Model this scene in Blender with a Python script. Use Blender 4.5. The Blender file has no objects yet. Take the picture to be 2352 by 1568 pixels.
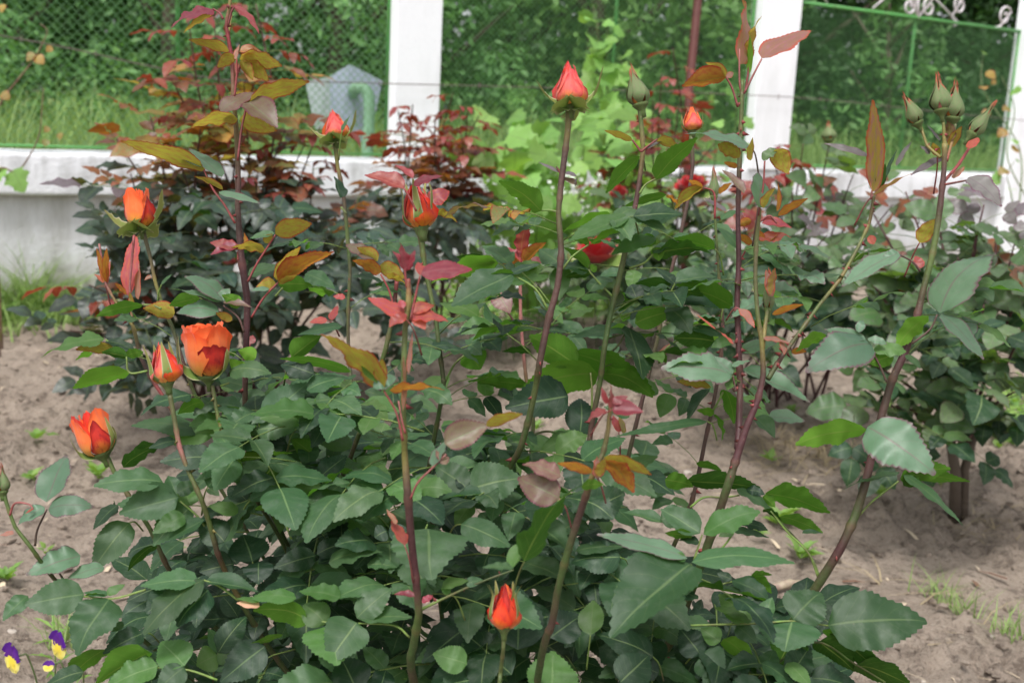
import bpy, math, random
import numpy as np
from mathutils import Vector, Matrix
S = bpy.context.scene
COL = S.collection
R = random.Random(7)
rad = math.radians

# ------------------------------------------------------------------ camera, sky, sun, exposure
CAM_H, FPX, PITCH, ROLL = 0.80, 2600.0, rad(11.4), rad(2.9)
FWD = Vector((0, math.cos(PITCH), -math.sin(PITCH)))
_r0 = Vector((1, 0, 0)); _u0 = Vector((0, math.sin(PITCH), math.cos(PITCH)))
RGT = _r0 * math.cos(ROLL) + _u0 * math.sin(ROLL)
UPV = _u0 * math.cos(ROLL) - _r0 * math.sin(ROLL)
CAM = Vector((0, 0, CAM_H))
cd = bpy.data.cameras.new('camera'); cam = bpy.data.objects.new('camera', cd); COL.objects.link(cam)
m = Matrix((RGT, UPV, -FWD)).transposed().to_4x4(); m.translation = CAM
cam.matrix_world = m
cd.sensor_width = 36; cd.lens = FPX / 2352 * 36
cd.clip_start = 0.05; cd.clip_end = 500
cd.dof.use_dof = True; cd.dof.focus_distance = 1.06; cd.dof.aperture_fstop = 9.5
S.camera = cam

W = bpy.data.worlds.new('World'); S.world = W; W.use_nodes = True
nt = W.node_tree; nt.nodes.clear()
sky = nt.nodes.new('ShaderNodeTexSky'); sky.sky_type = 'NISHITA'; sky.sun_disc = False
SUN_EL, SUN_AZ = rad(62), rad(200)
sky.sun_elevation = SUN_EL; sky.sun_rotation = SUN_AZ
sky.air_density = 1.0; sky.dust_density = 4.0; sky.ozone_density = 1.0
hs = nt.nodes.new('ShaderNodeHueSaturation'); hs.inputs['Saturation'].default_value = 0.26
bg = nt.nodes.new('ShaderNodeBackground'); bg.inputs['Strength'].default_value = 0.14
ow = nt.nodes.new('ShaderNodeOutputWorld')
nt.links.new(sky.outputs[0], hs.inputs['Color']); nt.links.new(hs.outputs[0], bg.inputs[0]); nt.links.new(bg.outputs[0], ow.inputs[0])
sd = bpy.data.lights.new('sun', 'SUN'); sun = bpy.data.objects.new('sun', sd); COL.objects.link(sun)
sd.energy = 1.5; sd.angle = rad(11); sd.color = (1.0, 0.98, 0.955)
# sky.sun_rotation runs clockwise from +Y seen from above
sdir = Vector((math.sin(SUN_AZ) * math.cos(SUN_EL), math.cos(SUN_AZ) * math.cos(SUN_EL), math.sin(SUN_EL)))
sun.rotation_euler = sdir.to_track_quat('Z', 'Y').to_euler(); sun.location = (0, -2, 6)
S.view_settings.view_transform = 'Standard'; S.view_settings.look = 'None'
S.view_settings.exposure = 0.80; S.view_settings.gamma = 1; S.view_settings.use_curve_mapping = False
S.cycles.max_bounces = 6; S.cycles.diffuse_bounces = 2; S.cycles.glossy_bounces = 2
S.cycles.transmission_bounces = 3; S.cycles.transparent_max_bounces = 6

# ------------------------------------------------------------------ placing helpers (picture of 2352 x 1568)
def P(x, y, z):
    return CAM + z * (FWD + RGT * ((x - 1176) / FPX) - UPV * ((y - 784) / FPX))
def ray(x, y):
    return (FWD + RGT * ((x - 1176) / FPX) - UPV * ((y - 784) / FPX)).normalized()
def ground(x, y, h=0.0):
    d = ray(x, y); t = (h - CAM_H) / d.z
    return CAM + d * t
def zof(p):
    return (p - CAM).dot(FWD)

# ------------------------------------------------------------------ object helpers
def setp(o, label=None, cat=None, group=None, kind=None):
    if label: o['label'] = label
    if cat: o['category'] = cat
    if group: o['group'] = group
    if kind: o['kind'] = kind
    return o
WM = {}
def link(o, parent=None, M=None):
    M = M or Matrix.Identity(4)
    COL.objects.link(o)
    if parent is not None:
        o.parent = parent
        o.matrix_parent_inverse = WM[parent.name].inverted()
    o.matrix_basis = M
    WM[o.name] = M.copy()
    return o
def empty(name, loc, label, cat, group=None, kind=None):
    o = bpy.data.objects.new(name, None); o.empty_display_size = 0.05
    link(o, None, Matrix.Translation(loc))
    return setp(o, label, cat, group, kind)
def newmesh(name, V, F, mats=(), fm=None, uv=None, col=None, smooth=True):
    me = bpy.data.meshes.new(name)
    if isinstance(V, np.ndarray): V = V.tolist()
    me.from_pydata(V, [], F)
    for mt in mats: me.materials.append(mt)
    n = len(me.polygons)
    if smooth: me.polygons.foreach_set('use_smooth', np.ones(n, bool))
    if fm is not None: me.polygons.foreach_set('material_index', np.asarray(fm, dtype=np.int32))
    if uv is not None:
        ul = me.uv_layers.new(name='UVMap')
        li = np.empty(len(me.loops), dtype=np.int32); me.loops.foreach_get('vertex_index', li)
        ul.data.foreach_set('uv', np.asarray(uv, dtype=np.float32)[li].ravel())
    if col is not None:
        ca = me.color_attributes.new('col', 'FLOAT_COLOR', 'POINT')
        c = np.ones((len(V), 4), np.float32); c[:, :3] = np.asarray(col, dtype=np.float32)[:, :3]
        ca.data.foreach_set('color', c.ravel())
    me.update()
    return me
def obj(name, me, parent=None, M=None, **k):
    o = bpy.data.objects.new(name, me)
    link(o, parent, M)
    return setp(o, **k)

class MB:
    """collects simple shapes into one mesh"""
    def __init__(s): s.V = []; s.F = []; s.C = []; s.M = []; s.c = (1, 1, 1); s.m = 0
    def add(s, V, F):
        b = len(s.V); s.V += [tuple(v) for v in V]; s.C += [s.c] * len(V)
        s.F += [tuple(i + b for i in f) for f in F]; s.M += [s.m] * len(F)
    def tube(s, pts, rs, n=8, cols=None, cap=True, flat=1.0):
        pts = [Vector(p) for p in pts]; k = len(pts)
        if not hasattr(rs, '__len__'): rs = [rs] * k
        ref = Vector((0, 0, 1)); V = []; CC = []
        t0 = (pts[1] - pts[0]).normalized()
        a = t0.cross(ref if abs(t0.z) < .9 else Vector((1, 0, 0))).normalized()
        for i, p in enumerate(pts):
            t = (pts[min(i + 1, k - 1)] - pts[max(i - 1, 0)]).normalized()
            a = (a - t * a.dot(t)).normalized(); b = t.cross(a)
            for j in range(n):
                an = 2 * math.pi * j / n
                V.append(p + (a * math.cos(an) + b * math.sin(an) * flat) * rs[i])
                CC.append(cols[i] if cols else s.c)
        F = []
        for i in range(k - 1):
            for j in range(n):
                F.append((i * n + j, i * n + (j + 1) % n, (i + 1) * n + (j + 1) % n, (i + 1) * n + j))
        if cap:
            F.append(tuple(range(n - 1, -1, -1))); F.append(tuple((k - 1) * n + j for j in range(n)))
        b0 = len(s.V); s.V += [tuple(v) for v in V]; s.C += CC
        s.F += [tuple(i + b0 for i in f) for f in F]; s.M += [s.m] * len(F)
    def box(s, o, ex, ey, ez, bev=0.0):
        """box from corner o with edge vectors; bevel on every edge through a chamfer"""
        o = Vector(o); ex = Vector(ex); ey = Vector(ey); ez = Vector(ez)
        if not bev:
            V = [o + ex * i + ey * j + ez * k for k in (0, 1) for j in (0, 1) for i in (0, 1)]
            F = [(0, 2, 3, 1), (4, 5, 7, 6), (0, 1, 5, 4), (2, 6, 7, 3), (0, 4, 6, 2), (1, 3, 7, 5)]
            s.add(V, F); return
        import bmesh
        bm = bmesh.new()
        vs = [bm.verts.new(o + ex * i + ey * j + ez * k) for k in (0, 1) for j in (0, 1) for i in (0, 1)]
        for f in [(0, 2, 3, 1), (4, 5, 7, 6), (0, 1, 5, 4), (2, 6, 7, 3), (0, 4, 6, 2), (1, 3, 7, 5)]:
            bm.faces.new([vs[i] for i in f])
        bmesh.ops.recalc_face_normals(bm, faces=bm.faces[:])
        bmesh.ops.bevel(bm, geom=bm.edges[:], offset=bev, segments=2, affect='EDGES')
        bm.verts.index_update()
        s.add([v.co for v in bm.verts], [tuple(v.index for v in f.verts) for f in bm.faces]); bm.free()
    def mesh(s, name, mats, smooth=True, uv=None):
        return newmesh(name, s.V, s.F, mats, s.M, uv, s.C, smooth)

def spline(pts, n):
    """Catmull-Rom through tuples of any length, n samples per span"""
    P_ = [np.array(p, float) for p in pts]
    if len(P_) == 2: return [P_[0] + (P_[1] - P_[0]) * t for t in np.linspace(0, 1, n + 1)]
    Q = [2 * P_[0] - P_[1]] + P_ + [2 * P_[-1] - P_[-2]]; out = []
    for i in range(1, len(Q) - 2):
        for j in range(n):
            t = j / n; a, b, c, d = Q[i - 1], Q[i], Q[i + 1], Q[i + 2]
            out.append(.5 * ((2 * b) + (c - a) * t + (2 * a - 5 * b + 4 * c - d) * t * t + (3 * b - a - 3 * c + d) * t ** 3))
    out.append(P_[-1]); return out

# ------------------------------------------------------------------ numpy value noise
_rs = np.random.RandomState(3); _T = _rs.rand(256, 256)
def vnoise(x, y):
    xi = np.floor(x).astype(int); yi = np.floor(y).astype(int); fx = x - xi; fy = y - yi
    fx = fx * fx * (3 - 2 * fx); fy = fy * fy * (3 - 2 * fy)
    g = lambda a, b: _T[a % 256, b % 256]
    return (g(xi, yi) * (1 - fx) + g(xi + 1, yi) * fx) * (1 - fy) + (g(xi, yi + 1) * (1 - fx) + g(xi + 1, yi + 1) * fx) * fy
def fbm(x, y, o=4, g=.5):
    a = 1; s = 0; t = 0
    for i in range(o):
        s = s + a * vnoise(x + 17 * i, y + 31 * i); t += a; a *= g; x = x * 2.03; y = y * 2.03
    return s / t

# ------------------------------------------------------------------ material helpers
class N:
    def __init__(s, name):
        s.m = bpy.data.materials.new(name); s.m.use_nodes = True; s.t = s.m.node_tree; s.t.nodes.clear()
        s.out = s.t.nodes.new('ShaderNodeOutputMaterial')
    def n(s, typ, ins=None, **k):
        nd = s.t.nodes.new(typ)
        for a, v in k.items(): setattr(nd, a, v)
        for a, v in (ins or {}).items():
            if isinstance(v, bpy.types.NodeSocket): s.t.links.new(v, nd.inputs[a])
            else: nd.inputs[a].default_value = v
        return nd
    def math(s, op, a, b=None, c=None, clamp=False):
        ins = {0: a}
        if b is not None: ins[1] = b
        if c is not None: ins[2] = c
        return s.n('ShaderNodeMath', ins, operation=op, use_clamp=clamp).outputs[0]
    def mix(s, f, a, b, bt='MIX'):
        nd = s.n('ShaderNodeMix', None, data_type='RGBA', blend_type=bt)
        for i, v in ((0, f), (6, a), (7, b)):
            if isinstance(v, bpy.types.NodeSocket): s.t.links.new(v, nd.inputs[i])
            else: nd.inputs[i].default_value = (*v, 1) if isinstance(v, tuple) and len(v) == 3 else v
        return nd.outputs[2]
    def ramp(s, f, lo, hi, a=0.0, b=1.0):
        return s.n('ShaderNodeMapRange', {0: f, 1: lo, 2: hi, 3: a, 4: b}).outputs[0]
    def noise(s, scale, detail=3, vec=None, rough=.55):
        ins = {'Scale': scale, 'Detail': detail, 'Roughness': rough}
        if vec is not None: ins['Vector'] = vec
        return s.n('ShaderNodeTexNoise', ins).outputs[0]
    def obj(s): return s.n('ShaderNodeTexCoord').outputs['Object']
    def bump(s, h, strength=.4, dist=.002):
        return s.n('ShaderNodeBump', {'Height': h, 'Strength': strength, 'Distance': dist}).outputs[0]
    def done(s, col, rough=.6, spec=.4, normal=None, trans=None, tfac=0.0, metal=0.0, **k):
        ins = {'Base Color': col if isinstance(col, bpy.types.NodeSocket) else (*col, 1), 'Roughness': rough, 'Specular IOR Level': spec, 'Metallic': metal}
        if normal is not None: ins['Normal'] = normal
        ins.update(k)
        b = s.n('ShaderNodeBsdfPrincipled', ins).outputs[0]
        if trans is not None:
            t = s.n('ShaderNodeBsdfTranslucent', {'Color': trans if isinstance(trans, bpy.types.NodeSocket) else (*trans, 1)}).outputs[0]
            b = s.n('ShaderNodeMixShader', {0: tfac, 1: b, 2: t}).outputs[0]
        s.t.links.new(b, s.out.inputs[0])
        return s.m
# ================================================================== THE SETTING
def soil_mat():
    k = N('soil'); v = k.obj()
    a = k.noise(2.6, 5, v); b = k.noise(30.0, 6, v, .68); c = k.noise(150.0, 5, v, .75); d = k.noise(420.0, 3, v, .7)
    col = k.mix(k.ramp(a, .35, .65), (.320, .255, .202), (.435, .355, .285))
    col = k.mix(k.ramp(b, .50, .62, .0, .8), col, (.150, .115, .090))
    col = k.mix(k.ramp(c, .54, .64, .0, .6), col, (.13, .10, .08))
    col = k.mix(k.ramp(c, .48, .34, .0, .55), col, (.46, .40, .33))
    col = k.mix(k.ramp(d, .60, .72, .0, .6), col, (.50, .45, .40))
    h = k.math('ADD', k.math('MULTIPLY', b, 1.0), k.math('ADD', k.math('MULTIPLY', c, .7), k.math('MULTIPLY', d, .25)))
    return k.done(col, .96, .12, k.bump(h, 1.0, .014))
M_SOIL = soil_mat()
def terrain(X, Y):
    """garden soil height (numpy)"""
    n1 = fbm(X * 2.2, Y * 2.2, 3); n2 = fbm(X * 9 + 5, Y * 9, 4); n3 = fbm(X * 34, Y * 34 + 9, 3)
    rough = np.clip((fbm(X * 2.6 + 3, Y * 2.6 + 50, 2) - .38) * 4, .15, 1)
    n4 = fbm(X * 62 + 7, Y * 62, 2)
    lump = np.clip(n2 - .46, 0, 1) * .085 + np.clip(n3 - .46, 0, 1) * .075 * rough + np.clip(n4 - .44, 0, 1) * .060 * rough
    return (n1 - .5) * .045 + lump - .022
# fence line: plane through the foot of the wall, running to a far vanishing point on the right
A0 = ground(100, 712)
_vd = FWD + RGT * ((5300 - 1176) / FPX) - UPV * ((470 - 784) / FPX); WD = Vector((_vd.x, _vd.y, 0)).normalized()
WN = Vector((WD.y, -WD.x, 0))          # towards the garden
if WN.y > 0: WN = -WN
def wall_pt(x, y, off=0.0):
    """picture point onto the upright plane of the fence, off metres towards the garden"""
    d = ray(x, y); t = (A0 + WN * off - CAM).dot(WN) / d.dot(WN); return CAM + d * t
def wall_s(x, y, off=0.0): return (wall_pt(x, y, off) - A0).dot(WD)
def at_s(s, h=0.0, off=0.0): return A0 + WD * s + WN * off + Vector((0, 0, h - A0.z))

def build_ground():
    xs = np.concatenate([-np.geomspace(70, 3.3, 16), np.arange(-3.2, 4.6, .015), np.geomspace(4.7, 80, 16)])
    ys = np.concatenate([-np.geomspace(40, .5, 12), np.arange(.35, .9, .03), np.arange(.9, 4.4, .015), np.arange(4.4, 9.5, .05), np.geomspace(9.6, 160, 18)])
    X, Y = np.meshgrid(xs, ys); Z = terrain(X, Y)
    far = np.clip((np.hypot(X, Y - 2) - 9) / 6, 0, 1); Z = Z * (1 - far)
    # behind the wall the land lies higher: a grassy bank
    d = -((X - A0.x) * WN.x + (Y - A0.y) * WN.y)
    Z = np.where(d > .12, np.clip((d - .12) / .25, 0, 1) * (BANK + .03 * fbm(X, Y, 2)) + Z * .3, Z)
    ny, nx = X.shape; V = np.stack([X, Y, Z], -1).reshape(-1, 3)
    i = np.arange((ny - 1) * nx).reshape(ny - 1, nx)[:, :-1].ravel()
    F = np.stack([i, i + 1, i + nx + 1, i + nx], -1)
    me = newmesh('garden_ground', V, F.tolist(), [M_SOIL, M_TURF])
    c = V[F].mean(1); dd = -((c[:, 0] - A0.x) * WN.x + (c[:, 1] - A0.y) * WN.y)
    me.polygons.foreach_set('material_index', (dd > .1).astype(np.int32))
    obj('garden_ground', me, kind='structure', label='pale crumbly garden soil under the rose bushes')
BANK = .40
kt = N('turf'); v_ = kt.obj(); M_TURF = kt.done(kt.mix(kt.ramp(kt.noise(6, 4, v_), .4, .6), (.13, .20, .05), (.24, .28, .10)), .9, .1)
def hgt(x, y):
    return float(terrain(np.array([x]), np.array([y]))[0])

def clods():
    rs = np.random.RandomState(5); V = []; F = []
    ico = [(0, 0, 1), (.89, 0, .45), (.28, .85, .45), (-.72, .53, .45), (-.72, -.53, .45), (.28, -.85, .45), (.72, .53, -.45), (-.28, .85, -.45), (-.89, 0, -.45), (-.28, -.85, -.45), (.72, -.53, -.45), (0, 0, -1)]
    fc = [(0, 1, 2), (0, 2, 3), (0, 3, 4), (0, 4, 5), (0, 5, 1), (1, 6, 2), (2, 7, 3), (3, 8, 4), (4, 9, 5), (5, 10, 1), (6, 7, 2), (7, 8, 3), (8, 9, 4), (9, 10, 5), (10, 6, 1), (11, 7, 6), (11, 8, 7), (11, 9, 8), (11, 10, 9), (11, 6, 10)]
    ico = np.array(ico); n = 13000
    d = rs.rand(n) ** .8 * 4.4 + 1.0; a = (rs.rand(n) - .5) * 1.25
    x = d * np.sin(a); y = d * np.cos(a); r = .0020 + .0100 * rs.rand(n) ** 4.0
    z = terrain(x, y)
    for k in range(n):
        b = len(V); sc = r[k] * (0.55 + .9 * rs.rand(12, 1)) * np.array([1, .6 + .5 * rs.rand(), .65])
        V += (ico * sc + [x[k], y[k], z[k] + r[k] * .3]).tolist(); F += [(p + b, q + b, s + b) for p, q, s in fc]
    obj('soil_clods', newmesh('soil_clods', V, F, [M_SOIL], smooth=False), kind='stuff', label='loose crumbs of dry soil lying all over the bed')

def plaster(name, base, stain, rough=.85, amt=.5, splash=0.0, rel=.7):
    k = N(name); v = k.obj()
    mp = k.n('ShaderNodeMapping', {'Vector': v, 'Scale': (1, 1, .25)}).outputs[0]
    a = k.noise(5, 6, mp, .65); b = k.noise(60, 4, v)
    f = k.math('MULTIPLY', k.ramp(a, .50, .72), amt)
    col = k.mix(f, base, stain)
    col = k.mix(k.ramp(b, .55, .75, 0, .25), col, (base[0] * .8, base[1] * .8, base[2] * .8))
    if splash:      # rain-splashed soil on the foot of the wall
        zz = k.n('ShaderNodeSeparateXYZ', {0: v}).outputs[2]; e = k.math('ADD', zz, k.math('MULTIPLY', k.math('SUBTRACT', k.noise(9, 6, v, .7), .5), -.30))
        col = k.mix(k.ramp(e, .0, .20, splash, 0), col, (.36, .30, .24))
    return k.done(col, rough, .25, k.bump(k.math('ADD', a, k.math('MULTIPLY', b, .6)), rel, .008))
def litter():
    rs = np.random.RandomState(15); V = []; F = []; C = []
    for k in range(900):
        d = 1.1 + rs.rand() ** .8 * 3.4; a = (rs.rand() - .5) * 1.2; x = d * math.sin(a); y = d * math.cos(a); z = float(terrain(np.array([x]), np.array([y]))[0]) + .004
        an = rs.rand() * 6.28; l = .006 + .026 * rs.rand() ** 2; w = .0006 + .0007 * rs.rand() + (.003 if rs.rand() < .12 else 0); dx, dy = math.cos(an) * l, math.sin(an) * l
        b = len(V); up = (rs.rand() - .3) * l * .5
        V += [(x - dx - dy / l * w, y - dy + dx / l * w, z), (x - dx + dy / l * w, y - dy - dx / l * w, z), (x + dy / l * w, y - dx / l * w, z + abs(up) * .5 + .002), (x + dx, y + dy, z + up * .6 + .001), (x - dy / l * w, y + dx / l * w, z + abs(up) * .5 + .002)]
        F += [(b, b + 1, b + 2, b + 4), (b + 4, b + 2, b + 3)]; t = rs.rand(); c = (.42 + .2 * t, .34 + .16 * t, .24 + .12 * t) if rs.rand() < .75 else (.16, .09, .06); C += [c] * 5
    k = N('litter'); m_ = k.done(k.n('ShaderNodeAttribute', attribute_name='col').outputs['Color'], .8, .2)
    obj('dry_litter', newmesh('dry_litter', V, F, [m_], col=C), kind='stuff', label='dry bits of straw and twig scattered over the soil')
M_WHITE = plaster('white_lime_paint', (.88, .89, .92), (.50, .52, .50), amt=.34, rel=.22)
M_WALL = plaster('rough_whitewash', (.66, .665, .69), (.30, .29, .26), amt=.75, splash=.75)
M_COPE = plaster('stained_coping', (.76, .77, .80), (.22, .22, .20), amt=.85)
def paint(name, col, rough=.45, stain=None, amt=.4, metal=0.0):
    k = N(name); v = k.obj(); a = k.noise(22, 5, v, .65)
    c = k.mix(k.math('MULTIPLY', k.ramp(a, .5, .68), amt), col, stain or tuple(x * .55 for x in col))
    return k.done(c, rough, .4, k.bump(a, .25, .002), metal=metal)
M_GREEN = paint('green_fence_paint', (.085, .30, .075), .5, (.16, .14, .07), .35)
M_WIRE = paint('green_wire', (.17, .38, .16), .55, (.22, .32, .18), .5)
M_BROWN = paint('brown_pole_paint', (.115, .038, .032), .6)
M_PIPE = paint('pale_green_pipe_paint', (.26, .46, .29), .5, (.20, .30, .20), .5)
M_GREY = paint('grey_blue_sheet_metal', (.44, .49, .60), .45, (.30, .42, .36), .35)
M_GREY2 = paint('light_grey_sheet_metal', (.52, .58, .61), .5)
M_SCROLL = paint('white_scroll_paint', (.62, .58, .60), .5, (.40, .30, .28), .4)
M_STRAND = paint('rusty_strand_wire', (.16, .12, .11), .6, None, .5)

def build_wall():
    # heights from the picture at the left edge
    hc = (wall_pt(100, 352).z + wall_pt(300, 356).z) / 2; hb = (wall_pt(100, 443).z + wall_pt(300, 446).z) / 2
    w = empty('garden_wall', at_s(0), 'low whitewashed plaster wall with a projecting stained coping under the fence', 'wall')
    s0, s1 = -3.5, 11.5
    # plinth, subdivided with an uneven rendered face
    ss = np.arange(s0, s1 + .01, .05); hh = np.linspace(-.15, hb, 14); V = []
    for h in hh:
        for s in ss:
            p = at_s(s, h, (float(vnoise(np.array([s * 3]), np.array([h * 6]))[0]) - .5) * .014)
            V.append(tuple(p))
    nx = len(ss); F = [(r * nx + i, r * nx + i + 1, (r + 1) * nx + i + 1, (r + 1) * nx + i) for r in range(len(hh) - 1) for i in range(nx - 1)]
    obj('plinth', newmesh('plinth', V, F, [M_WALL]), w)
    # coping: wobbly moulded ledge
    prof = [(-.16, hb - .003), (.036, hb - .003), (.0445, hb + .001), (.046, hb + .006), (.0462, hb + .014), (.046, (hb + hc) / 2), (.046, hc - .016), (.0445, hc - .007), (.040, hc - .001), (.034, hc), (-.16, hc + .004)]
    V = []; ss = np.arange(s0, s1, .06)
    for s in ss:
        for (o, h) in prof:
            nz = float(vnoise(np.array([s * 5.0]), np.array([h * 20]))[0]) - .5
            V.append(tuple(at_s(s, h + nz * .010, o + nz * .008)))
    n = len(prof); F = [(i * n + j, (i + 1) * n + j, (i + 1) * n + j + 1, i * n + j + 1) for i in range(len(ss) - 1) for j in range(n - 1)]
    obj('coping', newmesh('coping', V, F, [M_COPE]), w)
    return hb, hc
HB, HC = build_wall()

def pillar(x0, x1, y, label, ext=0.0, foot=None):
    a = wall_s(x0, y, .06); b = wall_s(x1, y, .06) + ext
    o = empty('fence_pillar', at_s((a + b) / 2, 0, 0), label, 'pillar', 'white pillars of the garden fence')
    mb = MB(); mb.box(at_s(a, HC - .002 if foot is None else foot, .06), WD * (b - a), -WN * .095, Vector((0, 0, 2.3)), .006)
    # slight waviness: subdivide not needed; a shallow face panel line as in the photo
    obj('shaft', mb.mesh('shaft', [M_WHITE], False), o)
    mb = MB(); mb.box(at_s(a - .02, HC + 2.28, .08), WD * (b - a + .04), -WN * .135, Vector((0, 0, .06)), .006)
    obj('pillar_cap', mb.mesh('pillar_cap', [M_WHITE], False), o)
    return a, b
PA = pillar(910, 1017, 60, 'square white pillar behind the dark red shoots, next to the grey hood')
PB = pillar(1752, 1840, 60, 'square white pillar between the brown pole and the scrollwork panel')
PC = pillar(2332, 2500, 300, 'square white pillar cut by the right edge of the photo, beside the green buds', foot=-.1)

def link_mesh(sa, sb, h0, h1, cell, off, rw, frame_parent):
    """woven diamond netting: zigzag wires, one joined part"""
    V = []; F = []
    nw = int((sb - sa) / cell); nh = int((h1 - h0) / cell); rs = random.Random(9)
    for i in range(nw + 1):
        base = len(V); pts = []
        for j in range(nh * 2 + 1):
            s = sa + i * cell + (cell * .5 if j % 2 else -cell * .02); s = min(max(s, sa), sb)
            h = h0 + j * cell * .5
            sag = .006 * math.sin(s * 3.1) ; pts.append(at_s(s, min(h, h1), off + sag + (.0016 if j % 2 else -.0013)))
        for p in pts:
            for q in range(3):
                an = q * 2.094
                V.append(tuple(p + WD * (math.cos(an) * rw) + WN * (math.sin(an) * rw)))
        for j in range(len(pts) - 1):
            for q in range(3):
                F.append((base + j * 3 + q, base + j * 3 + (q + 1) % 3, base + (j + 1) * 3 + (q + 1) % 3, base + (j + 1) * 3 + q))
    # the mirrored set that closes the diamonds
    n0 = len(V)
    for i in range(nw + 1):
        base = len(V); pts = []
        for j in range(nh * 2 + 1):
            s = sa + i * cell + (-cell * .5 if j % 2 else cell * .02); s = min(max(s, sa), sb)
            h = h0 + j * cell * .5; pts.append(at_s(s, min(h, h1), off + .006 * math.sin(s * 3.1) + (-.0016 if j % 2 else .0013)))
        for p in pts:
            for q in range(3):
                an = q * 2.094
                V.append(tuple(p + WD * (math.cos(an) * rw) + WN * (math.sin(an) * rw)))
        for j in range(len(pts) - 1):
            for q in range(3):
                F.append((base + j * 3 + q, base + j * 3 + (q + 1) % 3, base + (j + 1) * 3 + (q + 1) % 3, base + (j + 1) * 3 + q))
    obj('wire_netting', newmesh('wire_netting', V, F, [M_WIRE]), frame_parent, kind='stuff')

def bar(parent, name, s0, h0, s1, h1, r, off=0.0, mat=None):
    mb = MB(); mb.tube([at_s(s0, h0, off), at_s(s1, h1, off)], r, 8); return obj(name, mb.mesh(name, [mat or M_GREEN]), parent)
def panel(sa, sb, top, cell, label, posts=(), rw=.0014, low=None):
    o = empty('netting_panel', at_s((sa + sb) / 2, HC), label, 'fence panel', 'green netting panels between the pillars')
    lo = HC + .025 if low is None else low
    bar(o, 'frame_post', sa, lo, sa, top, .009); bar(o, 'frame_post', sb, lo, sb, top, .009)
    bar(o, 'bottom_rail', sa, lo, sb, lo, .0045); bar(o, 'top_rail', sa, top, sb, top, .010)
    for s in posts: bar(o, 'middle_post', s, lo, s, top, .009, -.012)
    link_mesh(sa, sb, lo, top, cell, 0, rw, o)
    return o
sL = wall_s(-260, 200)
panel(sL, PA[0] - .004, HC + 1.6, .034, 'green diamond netting in front of the hedge, left of the first white pillar', [wall_s(411, 100)], .0018)
panel(PA[1] + .006, PB[0] - .012, HC + 1.6, .027, 'green diamond netting between the first white pillar and the brown pole', [wall_s(1417, 60)], .0014)
hT = wall_pt(2100, 38).z
print('gate top', wall_pt(1850, 5).z, wall_pt(2330, 73).z, 'HC', HC, 'HB', HB, 'A0', A0, 'PA', PA, 'PB', PB, 'PC', PC)
hT = (wall_pt(1850, 5).z + wall_pt(2330, 73).z) / 2
sR = wall_s(2326, 200); g = panel(PB[1] + .006, sR, hT, .027, 'green framed netting panel with white iron scrollwork on its top rail', [wall_s(2095, 150)], .0013)

def scroll(cx, cy, turns, r0, r1, a0, dirn, lead=None):
    """flat iron volute standing in the fence plane; picture centre -> plane"""
    c = wall_pt(cx, cy); pts = []
    n = 26
    for i in range(n + 1):
        t = i / n; r = r0 + (r1 - r0) * t; a = a0 + dirn * turns * 2 * math.pi * t
        pts.append(c + WD * (math.cos(a) * r) + Vector((0, 0, math.sin(a) * r)))
    if lead: pts += [wall_pt(*q) for q in lead]
    return pts
px = zof(wall_pt(2100, 40)) / FPX     # metres per picture pixel there
scr = empty('scrollwork', wall_pt(2105, 40), 'white wrought iron scrollwork of curling volutes standing on the green top rail', 'ironwork')
def sc_part(pts, r=.0075):
    mb = MB(); mb.tube(pts, r, 8, flat=.8); obj('iron_scroll', mb.mesh('iron_scroll', [M_SCROLL]), scr)
sc_part(scroll(2088, 14, 1.35, 4 * px, 24 * px, -.4, 1, [(2108, 42)]))
sc_part(scroll(2134, 18, 1.35, 4 * px, 24 * px, 3.4, -1, [(2108, 42)]))
sc_part(scroll(2205, 12, 1.30, 5 * px, 25 * px, 3.0, -1, [(2186, 38), (2200, 56), (2190, 60)]))
sc_part(scroll(2308, 38, 1.30, 5 * px, 25 * px, 2.4, -1, [(2296, 62), (2275, 65), (2240, 58)]))
sc_part([wall_pt(2004, 20), wall_pt(2030, -2), wall_pt(2060, -30)], .006)
sc_part([wall_pt(2200, 50), wall_pt(2170, 20), wall_pt(2130, -20)], .006)
sc_part([wall_pt(2108, 44), wall_pt(2108, 10), wall_pt(2112, -40)], .011)
sc_part([wall_pt(1900, 8), wall_pt(1890, -10), wall_pt(1870, -40)], .006)

# barbed strand in front of the netting
mb = MB(); pts = []
for i, (x, y) in enumerate([(-60, 72), (150, 110), (330, 150), (520, 185), (700, 188), (900, 193), (1176, 200), (1500, 210), (1740, 220), (1850, 226), (2000, 240), (2200, 262), (2330, 275), (2420, 285)]):
    pts.append(wall_pt(x, y, .085))
pp = [Vector(q) for q in spline(pts, 8)]
mb.tube(pp, .0013, 5)
off2 = [p + Vector((0, 0, .002)) + WD * .001 for p in pp]; mb.tube(off2, .0011, 5)
for k in range(4, len(pp), 7):
    for s_ in (-1, 1): mb.tube([pp[k] - Vector((0, 0, .014)) * s_ + WD * .006, pp[k] + Vector((0, 0, .014)) * s_ - WD * .004], .0010, 4)
obj('barbed_wire', mb.mesh('barbed_wire', [M_STRAND]), label='thin rusty barbed strand strung across the pillars and netting', category='wire')if False else setp(obj('barbed_wire', mb.mesh('barbed_wire', [M_STRAND])), 'thin rusty barbed strand strung across the pillars and netting', 'wire')

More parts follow.
